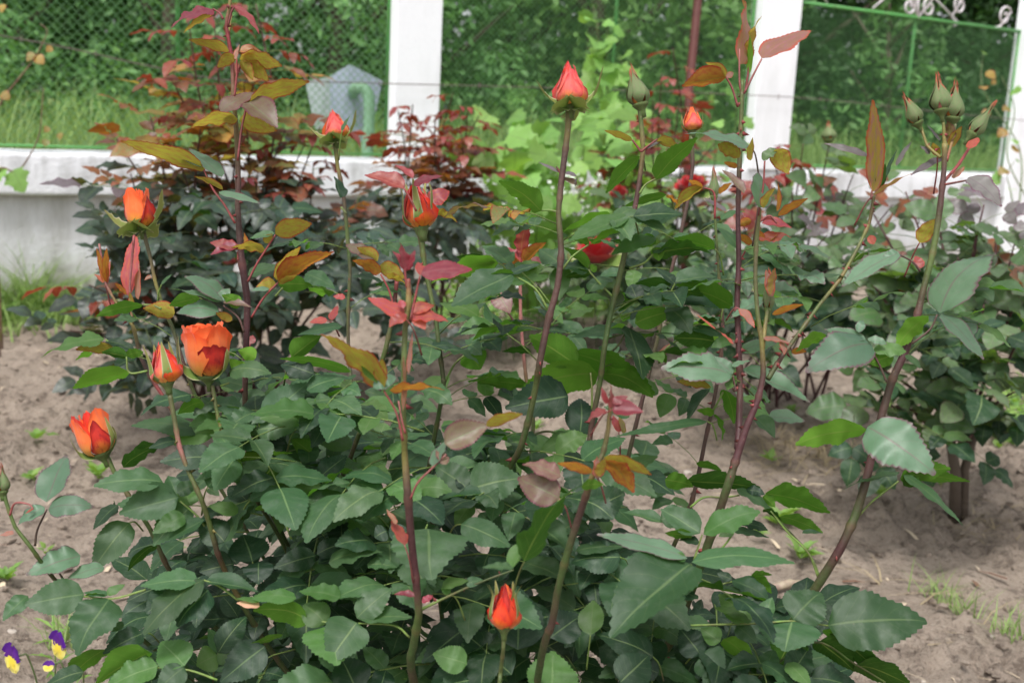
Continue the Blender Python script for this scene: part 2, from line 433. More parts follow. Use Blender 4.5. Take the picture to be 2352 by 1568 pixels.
# brown pole, leaning slightly, in front of the wall
zb = zof(wall_pt(1590, 500, .25)); f = P(1573, 640, zb)
mb = MB(); mb.tube([Vector((f.x, f.y, 0)) , P(1583, 200, zb), P(1606, -30, zb), P(1620, -300, zb)], .021, 12)
setp(obj('brown_pole', mb.mesh('brown_pole', [M_BROWN])), 'slim reddish brown metal pole rising in front of the netting, left of the second pillar', 'pole')

# grey hood on a pale green bent pipe behind the netting
zh = zof(wall_pt(790, 230, -.30))
hood = empty('pipe_hood', P(845, 360, zh), 'grey sheet metal hood carried by a bent pale green pipe behind the netting', 'vent hood')
def plate(name, px_, mat, th=.012, dz=0.0):
    fr = [P(x, y, zh + dz + d) for (x, y, d) in px_]; bk = [p + FWD * th for p in fr]; n = len(fr)
    V = fr + bk; F = [tuple(range(n - 1, -1, -1)), tuple(range(n, 2 * n))] + [(i, (i + 1) % n, n + (i + 1) % n, n + i) for i in range(n)]
    obj(name, newmesh(name, V, F, [mat], smooth=False), hood)
plate('hood_front', [(757, 176, .0), (803, 148, .03), (878, 186, .12), (864, 252, .12), (838, 330, .10), (783, 296, .03), (760, 268, 0)], M_GREY)
plate('hood_side', [(701, 187, .20), (755, 177, .0), (790, 288, .02), (724, 297, .20)], M_GREY2)
pz = zh - .03
mb = MB(); path = [(812, 216, .07), (812, 208, .03), (818, 203, .0), (830, 202, 0), (840, 208, 0), (847, 222, 0), (848, 260, 0), (846, 310, 0), (843, 352, 0)]
pp = [P(x, y, pz + d) for (x, y, d) in path]; pp.append(Vector((pp[-1].x, pp[-1].y, BANK - .1)))
mb.tube([Vector(q) for q in spline(pp, 5)], .0250, 14)
mb.tube([P(846, 303, pz), P(846, 307, pz)], .028, 14)
obj('bent_pipe', mb.mesh('bent_pipe', [M_PIPE]), hood)

# ------------------------------------------------------------------ leaf clouds for the land behind the fence
def cloud(centres, radii, n, size, rs, squash=(1, 1, 1), up=.35):
    """n small folded leaf faces spread round the given clump centres"""
    k = rs.randint(len(centres), size=n); c = centres[k]; r = radii[k][:, None]
    d = rs.normal(size=(n, 3)); d /= np.linalg.norm(d, axis=1)[:, None]
    p = c + d * r * (rs.rand(n, 1) ** .45) * np.array(squash)
    nrm = d * (1 - up) + np.array([0, 0, up]) + rs.normal(size=(n, 3)) * .35; nrm /= np.linalg.norm(nrm, axis=1)[:, None]
    t = np.cross(nrm, rs.normal(size=(n, 3))); t /= np.linalg.norm(t, axis=1)[:, None]; b = np.cross(nrm, t)
    s = (size * (.6 + .8 * rs.rand(n)))[:, None]
    V = np.stack([p - t * s, p + b * s * .42 + nrm * s * .1, p + t * s, p - b * s * .42 + nrm * s * .1], 1).reshape(-1, 3)
    i = np.arange(n)[:, None] * 4
    F = np.concatenate([i + [0, 1, 2], i + [0, 2, 3]], 0)
    tone = (.75 + .5 * rs.rand(len(centres)))[k] * (.85 + .3 * rs.rand(n))
    return V, F.tolist(), np.repeat(tone, 4)
def crownmat(name, a, b, tr):
    k = N(name)
    at = k.n('ShaderNodeAttribute', attribute_name='col').outputs['Color']
    v = k.obj(); c = k.mix(k.ramp(k.noise(1.6, 3, v), .35, .65), a, b); c = k.mix(1.0, c, at, 'MULTIPLY')
    return k.done(c, .5, .3, trans=k.mix(1.0, tr, at, 'MULTIPLY'), tfac=.35)
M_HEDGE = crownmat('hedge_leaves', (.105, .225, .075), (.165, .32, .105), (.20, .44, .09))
M_OAK = crownmat('dark_tree_leaves', (.032, .080, .028), (.062, .130, .044), (.08, .20, .035))  # darker green of the right-hand trees and the woodland
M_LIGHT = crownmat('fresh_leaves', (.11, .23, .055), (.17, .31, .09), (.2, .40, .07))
kb = N('bark'); vb = kb.obj(); M_BARK = kb.done(kb.mix(kb.noise(14, 4, vb), (.07, .05, .04), (.16, .13, .10)), .9, .1, kb.bump(kb.noise(30, 4, vb), .8, .01))
def shrubtree(name, px_, depth, height, width, mat, n, size, label, cat, grp, seed, trunk=True, low=.0, k=46, deep=.55):
    rs = np.random.RandomState(seed)
    base = P(px_, 400, depth); base = Vector((base.x, base.y, BANK - .03))
    o = empty(name, base, label, cat, grp)
    mb = MB(); r0 = .02 + height * .016
    tops = []
    mb.tube([base, base + Vector((.04, 0, height * .35)), base + Vector((-.03, .05, height * .8))], [r0, r0 * .7, r0 * .25], 8)
    for q in range(7):
        a = q * 2.4; h = height * (.2 + .08 * q); e = Vector((math.cos(a) * width * .4, math.sin(a) * width * .3, h + height * .22))
        mb.tube([base + Vector((0, 0, h)), base + e * .6 + Vector((0, 0, h * .4)), base + e], [r0 * .45, r0 * .3, r0 * .1], 6)
    obj('trunk', mb.mesh('trunk', [M_BARK]), o)
    u = rs.rand(k, 3); th = u[:, 0] * 6.283; rr = np.sqrt(u[:, 1]) * width * .5; hz = low + (height - low) * u[:, 2]
    rr *= np.clip(1.15 - ((hz - low) / (height - low)) ** 3, .3, 1)
    C = np.stack([base.x + rr * np.cos(th), base.y + rr * np.sin(th) * deep, base.z + hz], -1)
    rad_ = (.16 + .20 * rs.rand(k)) * min(1.6, .55 + height / 4)
    V, F, T = cloud(C, rad_, n, size, rs, (1, 1, .8))
    c = np.repeat(T[:, None], 3, 1)
    obj('crown', newmesh('crown', V, F, [mat], col=c), o, kind='stuff')
i_ = 0
HEDGE = [(-170, 8.0), (10, 7.6), (190, 8.1), (380, 7.7), (570, 8.2), (760, 7.9), (960, 8.4)]
HL = ['hedge shrub at the left edge of the photo behind the netting', 'hedge shrub behind the bare vine shoot with yellow leaves', 'hedge shrub between the yellow-leaved shoot and the tall red-topped cane',
      'hedge shrub right behind the tall red-topped rose cane', 'hedge shrub left of the grey hood', 'hedge shrub directly behind the grey hood', 'hedge shrub behind the first white pillar']
for (x, z), lb in zip(HEDGE, HL):
    shrubtree('hedge_shrub', x, z, 2.9 + .3 * (i_ % 3), 1.7, M_HEDGE, 9000, .036, lb, 'shrub', 'hedge shrubs behind the left netting', 20 + i_, k=70); i_ += 1
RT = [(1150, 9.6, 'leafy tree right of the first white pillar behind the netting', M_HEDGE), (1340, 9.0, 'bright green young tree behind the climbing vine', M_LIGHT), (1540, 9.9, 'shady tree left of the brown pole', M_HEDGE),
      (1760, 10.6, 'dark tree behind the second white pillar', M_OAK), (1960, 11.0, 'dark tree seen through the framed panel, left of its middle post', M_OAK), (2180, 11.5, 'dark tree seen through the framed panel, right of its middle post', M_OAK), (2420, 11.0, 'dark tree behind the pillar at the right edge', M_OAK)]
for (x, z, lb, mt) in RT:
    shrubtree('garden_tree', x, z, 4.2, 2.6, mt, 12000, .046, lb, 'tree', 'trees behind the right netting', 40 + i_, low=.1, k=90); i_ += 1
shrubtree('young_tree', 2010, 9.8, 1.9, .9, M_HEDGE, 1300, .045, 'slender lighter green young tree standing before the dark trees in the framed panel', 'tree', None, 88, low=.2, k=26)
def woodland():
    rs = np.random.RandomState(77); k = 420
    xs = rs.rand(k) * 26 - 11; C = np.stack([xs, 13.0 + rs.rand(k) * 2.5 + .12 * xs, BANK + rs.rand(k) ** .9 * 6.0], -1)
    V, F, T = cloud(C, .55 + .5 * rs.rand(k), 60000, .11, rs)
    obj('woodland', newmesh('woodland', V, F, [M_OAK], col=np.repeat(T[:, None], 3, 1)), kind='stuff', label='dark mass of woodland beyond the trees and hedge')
woodland()

def grassmat(name, a, b, tr):
    k = N(name); at = k.n('ShaderNodeAttribute', attribute_name='col').outputs['Color']
    return k.done(k.mix(1.0, k.mix(k.noise(2.5, 2, k.obj()), a, b), at, 'MULTIPLY'), .5, .3, trans=tr, tfac=.35)
M_GRASS = grassmat('grass_blades', (.19, .31, .085), (.30, .39, .14), (.33, .50, .12))
M_STRAW = grassmat('straw', (.42, .33, .19), (.50, .41, .26), (.30, .24, .12))
def blades(P0, n, h, w, rs, lean=.35, spread=.03, curve=.6):
    """grass blades as 3-segment tapering ribbons round the points P0"""
    k = rs.randint(len(P0), size=n); p = P0[k] + np.c_[rs.normal(size=(n, 2)) * spread, np.zeros(n)]
    a = rs.rand(n) * 6.283; L = h * (.55 + .7 * rs.rand(n)); ln = lean * (.3 + rs.rand(n))
    dx = np.cos(a) * ln; dy = np.sin(a) * ln; sx = -np.sin(a) * w; sy = np.cos(a) * w
    V = []
    for t in (0, .35, .7, 1):
        q = p + np.stack([dx * L * t * (t ** curve), dy * L * t * (t ** curve), L * t * (1 - .35 * t * ln)], -1)
        ww = (1 - t) ** .7; sd_ = np.stack([sx, sy, sx * 0], -1) * ww
        V += [q - sd_, q + sd_]
    V = np.stack(V, 1).reshape(-1, 3); i = np.arange(n)[:, None] * 8
    F = np.concatenate([i + [0, 1, 3, 2], i + [2, 3, 5, 4], i + [4, 5, 7, 6]], 0)
    T = np.repeat(.7 + .6 * rs.rand(n), 8)
    return V, F.tolist(), np.repeat(T[:, None], 3, 1)
def bank_grass():
    rs = np.random.RandomState(12); n = 2600
    s = rs.rand(n) * 12 - 2.8; d = .25 + rs.rand(n) ** 1.2 * 3.6
    P0 = np.stack([A0.x + WD.x * s - WN.x * d, A0.y + WD.y * s - WN.y * d, np.full(n, BANK)], -1)
    hs_ = wall_s(800, 300); P0 = P0[~((np.abs(s - hs_) < .45) & (d < .75))]
    V, F, C = blades(P0, 30000, .24, .0055, rs, .5, .07)
    k = rs.randint(len(P0), size=900); V2, F2, C2 = blades(P0[k], 9000, .46, .0050, rs, .7, .12)
    b = len(V); V = np.concatenate([V, V2]); F = F + [tuple(i + b for i in f) for f in F2]; C = np.concatenate([C, C2])
    obj('bank_grass', newmesh('bank_grass', V, F, [M_GRASS], col=C), kind='stuff', label='uncut grass on the bank behind the fence')
bank_grass()
def bank_weeds():
    rs = np.random.RandomState(31); k = 330; s_ = rs.rand(k) * 12.5 - 3; d = 1.7 + rs.rand(k) * 2.4
    C = np.stack([A0.x + WD.x * s_ - WN.x * d, A0.y + WD.y * s_ - WN.y * d, BANK + rs.rand(k) ** 1.5 * (.12 + .18 * d)], -1)
    V, F, T = cloud(C, .10 + .14 * rs.rand(k), 24000, .026, rs)
    obj('bank_weeds', newmesh('bank_weeds', V, F, [M_LIGHT], col=np.repeat(T[:, None], 3, 1)), kind='stuff', label='soft green weeds mixed with the grass on the bank')
bank_weeds()
build_ground(); clods(); litter()
# ================================================================== ROSE PARTS
def leafmat(name, top, top2, under, tr, rim=None, vein_t=(.16, .24, .09), vein_u=(.24, .34, .07), rough=.42, spec=.5, tf=.30, flush=None, rimw=.80):
    """leaf blade: UV x runs across (midrib at .5), UV y from base to tip"""
    k = N(name)
    uv = k.n('ShaderNodeSeparateXYZ', {0: k.n('ShaderNodeTexCoord').outputs['UV']})
    u, v = uv.outputs[0], uv.outputs[1]
    au = k.math('ABSOLUTE', k.math('SUBTRACT', k.math('MULTIPLY', u, 2), 1))
    rnd = k.math('FRACT', k.math('ADD', k.n('ShaderNodeObjectInfo').outputs['Random'], k.n('ShaderNodeNewGeometry').outputs['Random Per Island']))
    nz = k.noise(7, 3, k.n('ShaderNodeTexCoord').outputs['UV']); fine = k.noise(420, 3, k.n('ShaderNodeNewGeometry').outputs['Position'])
    s = k.math('SUBTRACT', k.math('MULTIPLY', v, 7), k.math('MULTIPLY', au, 1.7))
    pp = k.math('PINGPONG', k.math('ADD', s, k.math('MULTIPLY', nz, .25)), .5)
    side = k.ramp(pp, .0, .035, 1, 0); side = k.math('MULTIPLY', side, k.ramp(au, .75, 1, 1, 0))
    mid = k.ramp(au, .025, .06, 1, 0)
    vein = k.math('MAXIMUM', k.math('MULTIPLY', side, .55), mid)
    ctop = k.mix(k.ramp(rnd, 0, 1), top, top2)
    ctop = k.mix(k.ramp(nz, .35, .65, 0, .35), ctop, tuple(c * .72 for c in top))
    if flush: ctop = k.mix(k.ramp(k.math('ADD', nz, k.math('MULTIPLY', rnd, .25)), .50, .75), ctop, flush)
    ctop = k.mix(k.math('MULTIPLY', vein, .55), ctop, vein_t)
    # small random value shift leaf to leaf
    ctop = k.n('ShaderNodeHueSaturation', {'Color': ctop, 'Value': k.ramp(k.math('FRACT', k.math('MULTIPLY', rnd, 17.3)), 0, 1, .70, 1.30), 'Hue': k.ramp(k.math('FRACT', k.math('MULTIPLY', rnd, 7.7)), 0, 1, .485, .515)}).outputs[0]
    spot = k.noise(26, 2, k.n('ShaderNodeVectorMath', {0: k.n('ShaderNodeTexCoord').outputs['UV'], 1: k.n('ShaderNodeCombineXYZ', {0: k.math('MULTIPLY', rnd, 40), 1: rnd}).outputs[0]}, operation='ADD').outputs[0])
    ctop = k.mix(k.ramp(spot, .73, .77, 0, .7), ctop, (.16, .10, .05))
    dust = k.ramp(k.noise(60, 4, k.n('ShaderNodeNewGeometry').outputs['Position'], .7), .52, .75, 0, .16)
    ctop = k.mix(dust, ctop, (.30, .32, .28))
    cund = k.mix(k.ramp(nz, .3, .7, 0, .5), under, tuple(c * .75 for c in under))
    if flush: cund = k.mix(k.ramp(k.math('ADD', nz, k.math('MULTIPLY', au, .18)), .48, .72), cund, flush)
    cund = k.mix(k.math('MULTIPLY', vein, .75), cund, vein_u)
    back = k.n('ShaderNodeNewGeometry').outputs['Backfacing']
    col = k.mix(back, ctop, cund)
    trc = k.mix(k.math('MULTIPLY', vein, .4), tr, tuple(c * .5 for c in tr))
    if flush: trc = k.mix(k.ramp(nz, .45, .7), trc, tuple(min(1, c * 1.2) for c in flush))
    trc = k.n('ShaderNodeHueSaturation', {'Color': trc, 'Value': k.ramp(k.math('FRACT', k.math('MULTIPLY', rnd, 29.3)), 0, 1, .68, 1.2)}).outputs[0]
    if rim:
        e = k.math('MAXIMUM', k.ramp(k.math('ADD', au, k.math('MULTIPLY', nz, .2)), rimw + .08, .99 + .1), k.ramp(v, .90, 1.0))
        col = k.mix(k.math('MULTIPLY', e, .9), col, rim); trc = k.mix(e, trc, rim)
    hgt_ = k.math('ADD', k.math('MULTIPLY', k.ramp(pp, .0, .12), .30), k.math('SUBTRACT', k.math('MULTIPLY', fine, .5), k.math('MULTIPLY', mid, .8)))
    bp = k.bump(hgt_, .16, .0006)
    rg = k.ramp(nz, .3, .7, rough - .02, rough + .08)
    rg = k.math('ADD', rg, k.math('MULTIPLY', back, .18))
    sheen = k.n('ShaderNodeBsdfPrincipled', {'Base Color': col, 'Roughness': rg, 'Specular IOR Level': k.math('SUBTRACT', spec, k.math('MULTIPLY', back, spec * .6)), 'Normal': bp})
    t = k.n('ShaderNodeBsdfTranslucent', {'Color': trc, 'Normal': bp}).outputs[0]
    mx = k.n('ShaderNodeMixShader', {0: tf, 1: sheen.outputs[0], 2: t}).outputs[0]
    k.t.links.new(mx, k.out.inputs[0]); return k.m
LM = {
 'm': leafmat('mature_rose_leaf', (.028, .074, .028), (.056, .112, .046), (.095, .215, .026), (.14, .40, .03), rough=.50, spec=.40, tf=.24),
 'd': leafmat('deep_green_shade_leaf', (.010, .033, .014), (.020, .052, .022), (.050, .130, .018), (.06, .21, .02), tf=.18, rough=.50, spec=.36),  # deep green, darkened further to paint the shade inside the bush
 'f': leafmat('fresh_green_leaf', (.055, .125, .030), (.080, .155, .045), (.14, .29, .035), (.20, .50, .04), rough=.5, spec=.4, tf=.32),
 'p': leafmat('pale_green_leaf_purple_edge', (.085, .165, .095), (.120, .200, .125), (.11, .24, .03), (.13, .34, .03), rim=(.13, .045, .07), vein_t=(.15, .08, .09), rimw=.88),
 'y': leafmat('olive_young_leaf', (.16, .20, .07), (.20, .19, .07), (.32, .31, .05), (.58, .52, .06), rim=(.34, .04, .03), vein_u=(.42, .36, .08), flush=(.38, .20, .05), tf=.42),
 'o': leafmat('orange_young_leaf', (.26, .15, .05), (.30, .14, .06), (.42, .22, .04), (.70, .34, .04), rim=(.38, .035, .03), flush=(.42, .12, .04), tf=.42),
 'r': leafmat('crimson_young_leaf', (.20, .022, .035), (.17, .026, .034), (.30, .08, .04), (.42, .05, .04), rim=(.26, .02, .04), vein_t=(.32, .08, .09), vein_u=(.40, .2, .08), flush=(.26, .05, .05)),
 'k': leafmat('pink_flushed_leaf', (.30, .15, .11), (.30, .19, .09), (.36, .28, .05), (.55, .34, .07), rim=(.50, .07, .03), vein_t=(.45, .20, .18), flush=(.38, .17, .15), tf=.38, rimw=.74),
 'q': leafmat('coral_young_leaf', (.38, .085, .055), (.42, .13, .06), (.46, .14, .05), (.65, .16, .05), rim=(.50, .07, .04), vein_t=(.5, .2, .14), flush=(.36, .06, .075), tf=.4),
 'b': leafmat('bronze_green_leaf', (.16, .12, .075), (.19, .13, .085), (.20, .16, .05), (.26, .2, .04), rim=(.14, .03, .05), flush=(.17, .09, .07)),
 't': leafmat('tan_dry_leaf', (.55, .33, .20), (.6, .36, .24), (.5, .3, .18), (.5, .3, .15), tf=.25),
 'v': leafmat('violet_grey_leaf', (.15, .12, .14), (.17, .16, .15), (.14, .14, .04), (.16, .2, .04), rim=(.14, .04, .08), vein_t=(.13, .07, .1)),
 # background kinds
 'n': leafmat('dark_glossy_bush_leaf', (.018, .052, .034), (.030, .060, .044), (.10, .10, .025), (.18, .19, .02), rough=.36, spec=.42, flush=(.034, .046, .038), tf=.25),
 'w': leafmat('wine_red_shoot_leaf', (.17, .020, .030), (.22, .036, .030), (.32, .080, .030), (.45, .07, .03), rough=.38, flush=(.22, .05, .03), tf=.3),
 'z': leafmat('rust_bronze_leaf', (.15, .075, .045), (.11, .060, .060), (.32, .15, .02), (.5, .2, .02), rough=.4, flush=(.26, .075, .03), tf=.35),
 'g': leafmat('grey_green_bush_leaf', (.055, .125, .042), (.100, .185, .075), (.15, .25, .035), (.2, .38, .03), rim=(.09, .06, .05), flush=(.10, .14, .07), rimw=.9),
 'c': leafmat('bright_vine_leaf', (.17, .34, .085), (.27, .44, .13), (.28, .48, .07), (.40, .70, .08), rough=.5, spec=.35, tf=.45),
 'e': leafmat('fresh_weed_leaf', (.16, .30, .06), (.20, .34, .08), (.22, .38, .06), (.28, .5, .05), rough=.55, tf=.4),
}
def blade_mesh(name, rows=28, teeth=True, seed=0, arch=.10, fold=.14, wav=.035, base_e=.52, tip_e=1.0, skew=0.0, cols=5, lobes=0, twist=0.0):
    """leaf blade of unit length along +Y and about unit width, arched and folded along the midrib"""
    r = random.Random(seed); V = []; UV = []; F = []
    us = [-1, -.55, 0, .55, 1] if cols == 5 else [-1, 0, 1]
    pk = 0
    prof = []
    for i in range(rows + 1):
        t = i / rows; prof.append((t ** base_e) * ((1 - t) ** tip_e))
    pk = max(prof); ph = r.uniform(0, 6.28); ph2 = r.uniform(0, 6.28); f1 = r.uniform(1.5, 3)
    for i in range(rows + 1):
        t = i / rows; w = .5 * prof[i] / pk
        if lobes: w *= 1 + .22 * math.cos(t * math.pi * lobes)
        tooth = 0.0
        if teeth and 0 < i < rows: tooth = .022 if i % 2 else -.010
        for u in us:
            au = abs(u); x = u * (w + (tooth * (.5 + w) if au == 1 else 0)) + skew * t * (1 - t)
            y = t + (.022 if (teeth and au == 1 and i % 2 and i < rows) else 0) - .06 * au * (1 - au) * 0
            if i == 0: x = u * .012
            z = fold * au * w * 2 * (1 - .4 * t) * .5 + arch * 4 * t * (1 - t) * .5 - arch * .35 * au * au * w
            z += wav * math.sin(ph + (f1 + (u > 0)) * 6.28 * t * .9) * au * w * 1.4 + wav * .5 * math.sin(ph2 + t * 7) * w
            if twist: 
                a = twist * t; x, z = x * math.cos(a) - z * math.sin(a), x * math.sin(a) + z * math.cos(a)
            V.append((x, y, z)); UV.append((u * .5 + .5, t))
    n = len(us)
    for i in range(rows):
        for j in range(n - 1):
            F.append((i * n + j, i * n + j + 1, (i + 1) * n + j + 1, (i + 1) * n + j))
    return V, F, UV
HV = [dict(seed=1), dict(seed=2, arch=.16, fold=.10, wav=.05), dict(seed=3, arch=.05, fold=.20, base_e=.62), dict(seed=4, arch=.20, fold=.05, tip_e=.92, skew=.10), dict(seed=5, arch=.12, fold=.18, wav=.06, base_e=.45, skew=-.08),
      dict(seed=8, arch=.34, fold=.10, wav=.05, base_e=.56), dict(seed=9, arch=.10, fold=.42, wav=.05, tip_e=1.05), dict(seed=10, arch=.26, fold=.16, wav=.08, twist=-.45, base_e=.6),
      dict(seed=6, arch=.08, fold=.08, wav=.06, tip_e=1.1, base_e=.55), dict(seed=7, arch=.24, fold=.12, wav=.06, twist=.25)]
BL = {}; SRC = {}
def blade(kind, var, lod=0):
    key = (kind, var, lod)
    if key not in BL:
        kw = dict(HV[var])
        if lod == 1: kw.update(rows=10, teeth=False)
        if lod == 2: kw.update(rows=5, teeth=False, cols=3)
        if kind == 'c': kw.update(base_e=.28, tip_e=.8, lobes=5, rows=12, teeth=True)
        V, F, UV = blade_mesh('leaflet', **kw)
        BL[key] = newmesh('leaflet', V, F, [LM[kind]], uv=UV); SRC[BL[key].name] = (V, F, UV)
    return BL[key]
def frame(base, tip, nrm, width, zs=None):
    """matrix taking the unit blade to base->tip with surface normal near nrm"""
    y = tip - base; L = y.length; yn = y / L
    x = yn.cross(nrm); x = x.normalized() if x.length > 1e-5 else yn.cross(Vector((0, .3, 1))).normalized()
    z = x.cross(yn)
    M = Matrix((x * width, yn * L, z * (zs or L))).transposed().to_4x4(); M.translation = base; return M
def hero_matrix(bx, by, tx, ty, w, face, z, r):
    Lpx = math.hypot(tx - bx, ty - by); s = z / FPX
    if face == 'T': dz = -(ty - by) * s * .75
    else: dz = (ty - by) * s * .35
    dz += r.uniform(-.18, .18) * Lpx * s
    b = P(bx, by, z); t = P(tx, ty, z + dz)
    L = (t - b).length; nat = max(w * s * 1.03, min(.60 * L, w * s * 1.7))
    phi = math.acos(min(1, w * s / nat))
    yn = (t - b).normalized(); c = (CAM - b).normalized(); c = (c - yn * c.dot(yn)).normalized()
    up = Vector((0, 0, 1)); q = up - c * up.dot(c) - yn * up.dot(yn)
    q = yn.cross(c); q = q if q.dot(up) > 0 else -q
    n = (c * math.cos(phi) + q * math.sin(phi)) if face == 'T' else (-c * math.cos(phi) + q * math.sin(phi))
    return frame(b, t, n, nat, min(L, nat * 1.5)), b, t
# stems
kc = N('rose_cane'); vc = kc.obj(); ac = kc.n('ShaderNodeAttribute', attribute_name='col').outputs['Color']
st_ = kc.noise(60, 5, kc.n('ShaderNodeMapping', {'Vector': vc, 'Scale': (1, 1, .12)}).outputs[0], .7)
cc = kc.mix(kc.ramp(st_, .42, .62, 0, .55), ac, (.11, .045, .045))
cc = kc.mix(kc.ramp(kc.noise(70, 4, vc), .40, .65, 0, .5), cc, kc.mix(1.0, cc, (.5, .62, .45), 'MULTIPLY'))
cc = kc.mix(kc.ramp(kc.noise(240, 2, vc), .68, .76, 0, .7), cc, (.20, .15, .10))
M_CANE = kc.done(cc, .5, .35, kc.bump(kc.noise(260, 3, vc), .5, .0016))
G1 = (.095, .135, .038); G2 = (.058, .098, .028); BR = (.078, .048, .036); PU = (.070, .026, .030); RD = (.26, .05, .05); OL = (.20, .17, .05); PK = (.36, .14, .13)
CC = {'g': G1, 'G': G2, 'b': BR, 'p': PU, 'r': RD, 'o': OL, 'k': PK, 'l': (.17, .27, .06), 'w': (.10, .05, .04), 's': (.085, .03, .035), 'f': (.15, .22, .08)}
def thorn(mb, p, d, ln, col):
    c0 = mb.c; mb.c = col
    u = d.cross(Vector((0, 0, 1))).normalized(); v = Vector((0, 0, 1))
    q = [p + u * ln * .16, p + v * ln * .38, p - u * ln * .16, p - v * ln * .38, p + d * ln + v * ln * -.18]
    mb.add(q, [(0, 1, 4), (1, 2, 4), (2, 3, 4), (3, 0, 4)]); mb.c = c0
def cane(root, pts, thorns=8, tcol='r', seed=0, n=8, down=None, name='cane', jit=.02):
    """pts: (x, y, z, width in picture pixels, colour letter)"""
    r = random.Random(seed)
    A = [(*P(x, y, z), w * .37 * z / FPX, *CC[c]) for (x, y, z, w, c) in pts]
    if down:                                  # carry on down to the crown of the plant in the soil
        p = A[-1]; d = Vector(down)
        A.append(((p[0] * .45 + d.x * .55), (p[1] * .45 + d.y * .55), p[2] * .5 + d.z * .5, p[3] * 1.05, *G2))
        A.append((d.x, d.y, d.z, p[3] * 1.15, *BR))
    Sx = spline(A, 6); ln_ = [np.array(A[i], float) + (np.array(A[i + 1], float) - np.array(A[i], float)) * (j / 6) for i in range(len(A) - 1) for j in range(6)] + [np.array(A[-1], float)]
    Sx = [.5 * p_ + .5 * q_ for p_, q_ in zip(Sx, ln_)]
    mb = MB(); rr = []
    nodes = 0
    for i, q in enumerate(Sx):
        rad_ = q[3] * (1 + jit * math.sin(i * 1.7)); rr.append(max(rad_, .0004))
    for i in range(r.randint(7, 12), len(Sx) - 4, r.randint(10, 14)):
        rr[i] *= 1.22; Sx[i][4:7] = Sx[i][4:7] * .75 + np.array([.05, .02, .012])
    mb.tube([q[:3] for q in Sx], rr, n, cols=[tuple(np.clip(q[4:7], .01, 1)) for q in Sx])
    for _ in range(thorns):
        i = r.randrange(2, len(Sx) - 3); f = r.random(); p = Vector(Sx[i][:3]).lerp(Vector(Sx[i + 1][:3]), f)
        t = (Vector(Sx[i + 1][:3]) - Vector(Sx[i][:3])).normalized(); a = r.uniform(0, 6.28)
        d = Matrix.Rotation(a, 3, t) @ t.orthogonal().normalized(); ln = r.uniform(.003, .0065)
        thorn(mb, p + d * rr[i] * .9, d, ln, CC[tcol])
    return obj(name, mb.mesh(name, [M_CANE]), root)
def stalk_mesh(pts, r0, r1, c0='l', c1='l', n=5):
    Sx = spline([tuple(p) for p in pts], 5); k = len(Sx)
    mb = MB(); A = Vector(CC[c0]); B = Vector(CC[c1])
    mb.tube([q[:3] for q in Sx], [r0 + (r1 - r0) * i / (k - 1) for i in range(k)], n, cols=[tuple(A.lerp(B, i / (k - 1))) for i in range(k)])
    return mb.mesh('leaf', [M_CANE])
def leaf(root, z, pet, items, tile=None, seed=[0], lod=0, pc=None):
    """one compound leaf. pet: picture points of its stalk from cane to leaflets; items: (bx,by,tx,ty,width,face,kind)"""
    seed[0] += 1; r = random.Random(seed[0] * 13 + 5)
    if tile: ox, oy = tile; cv = lambda a, b: (ox + a * .3418, oy + b * .3418)
    else: cv = lambda a, b: (a, b)
    its = [(*cv(a, b), *cv(c, d), w * (.3418 if tile else 1), f, k) for (a, b, c, d, w, f, k) in items]
    kk = its[0][6]
    cols = {'m': ('l', 'l'), 'd': ('G', 'l'), 'p': ('b', 'b'), 'y': ('r', 'r'), 'o': ('r', 'r'), 'r': ('r', 'r'), 'k': ('r', 'k'), 'q': ('r', 'k'), 'b': ('r', 'k'), 't': ('l', 'l'), 'v': ('r', 'b')}.get(kk, ('l', 'l'))
    if pc: cols = pc
    if pet:
        pp = [cv(*q[:2]) for q in pet]; n = len(pp)
        zz = [z + (q[2] if len(q) > 2 else 0) for q in pet]
        pts = [P(a, b, c) for (a, b), c in zip(pp, zz)]
        w0 = 3.0 * z / FPX
    else:
        a = its[0]; b = P(a[0], a[1], z); d = (P(a[2], a[3], z) - b).normalized()
        pts = [b - d * .012 + Vector((0, .012, -.022)), b - d * .006 + Vector((0, .004, -.006)), b]; w0 = 2.2 * z / FPX
    rc = obj('leaf', stalk_mesh(pts, w0, w0 * .7, *cols), root)
    for (bx, by, tx, ty, w, f, kd) in its:
        M, b, t = hero_matrix(bx, by, tx, ty, w, f, z, r)
        q_ = r.random()
        if kd == 'm': kd = 'd' if q_ < .18 else 'f' if q_ > .80 else 'm'
        obj('leaflet', blade(kd, r.choice((1, 3, 7, 9, 6) if kd in 'yokrqb' else (0, 1, 2, 3, 4, 5, 6, 7, 9)), lod), rc, M)
    return rc
TL = {c: (x / 4096 * 2352, y / 4096 * 2352) for c, x, y in [('A', 0, 0), ('B', 1350, 0), ('C', 2696, 0), ('D', 0, 900), ('E', 1350, 900), ('F', 2696, 900), ('G', 0, 1798), ('H', 1350, 1798), ('I', 2696, 1798)]}

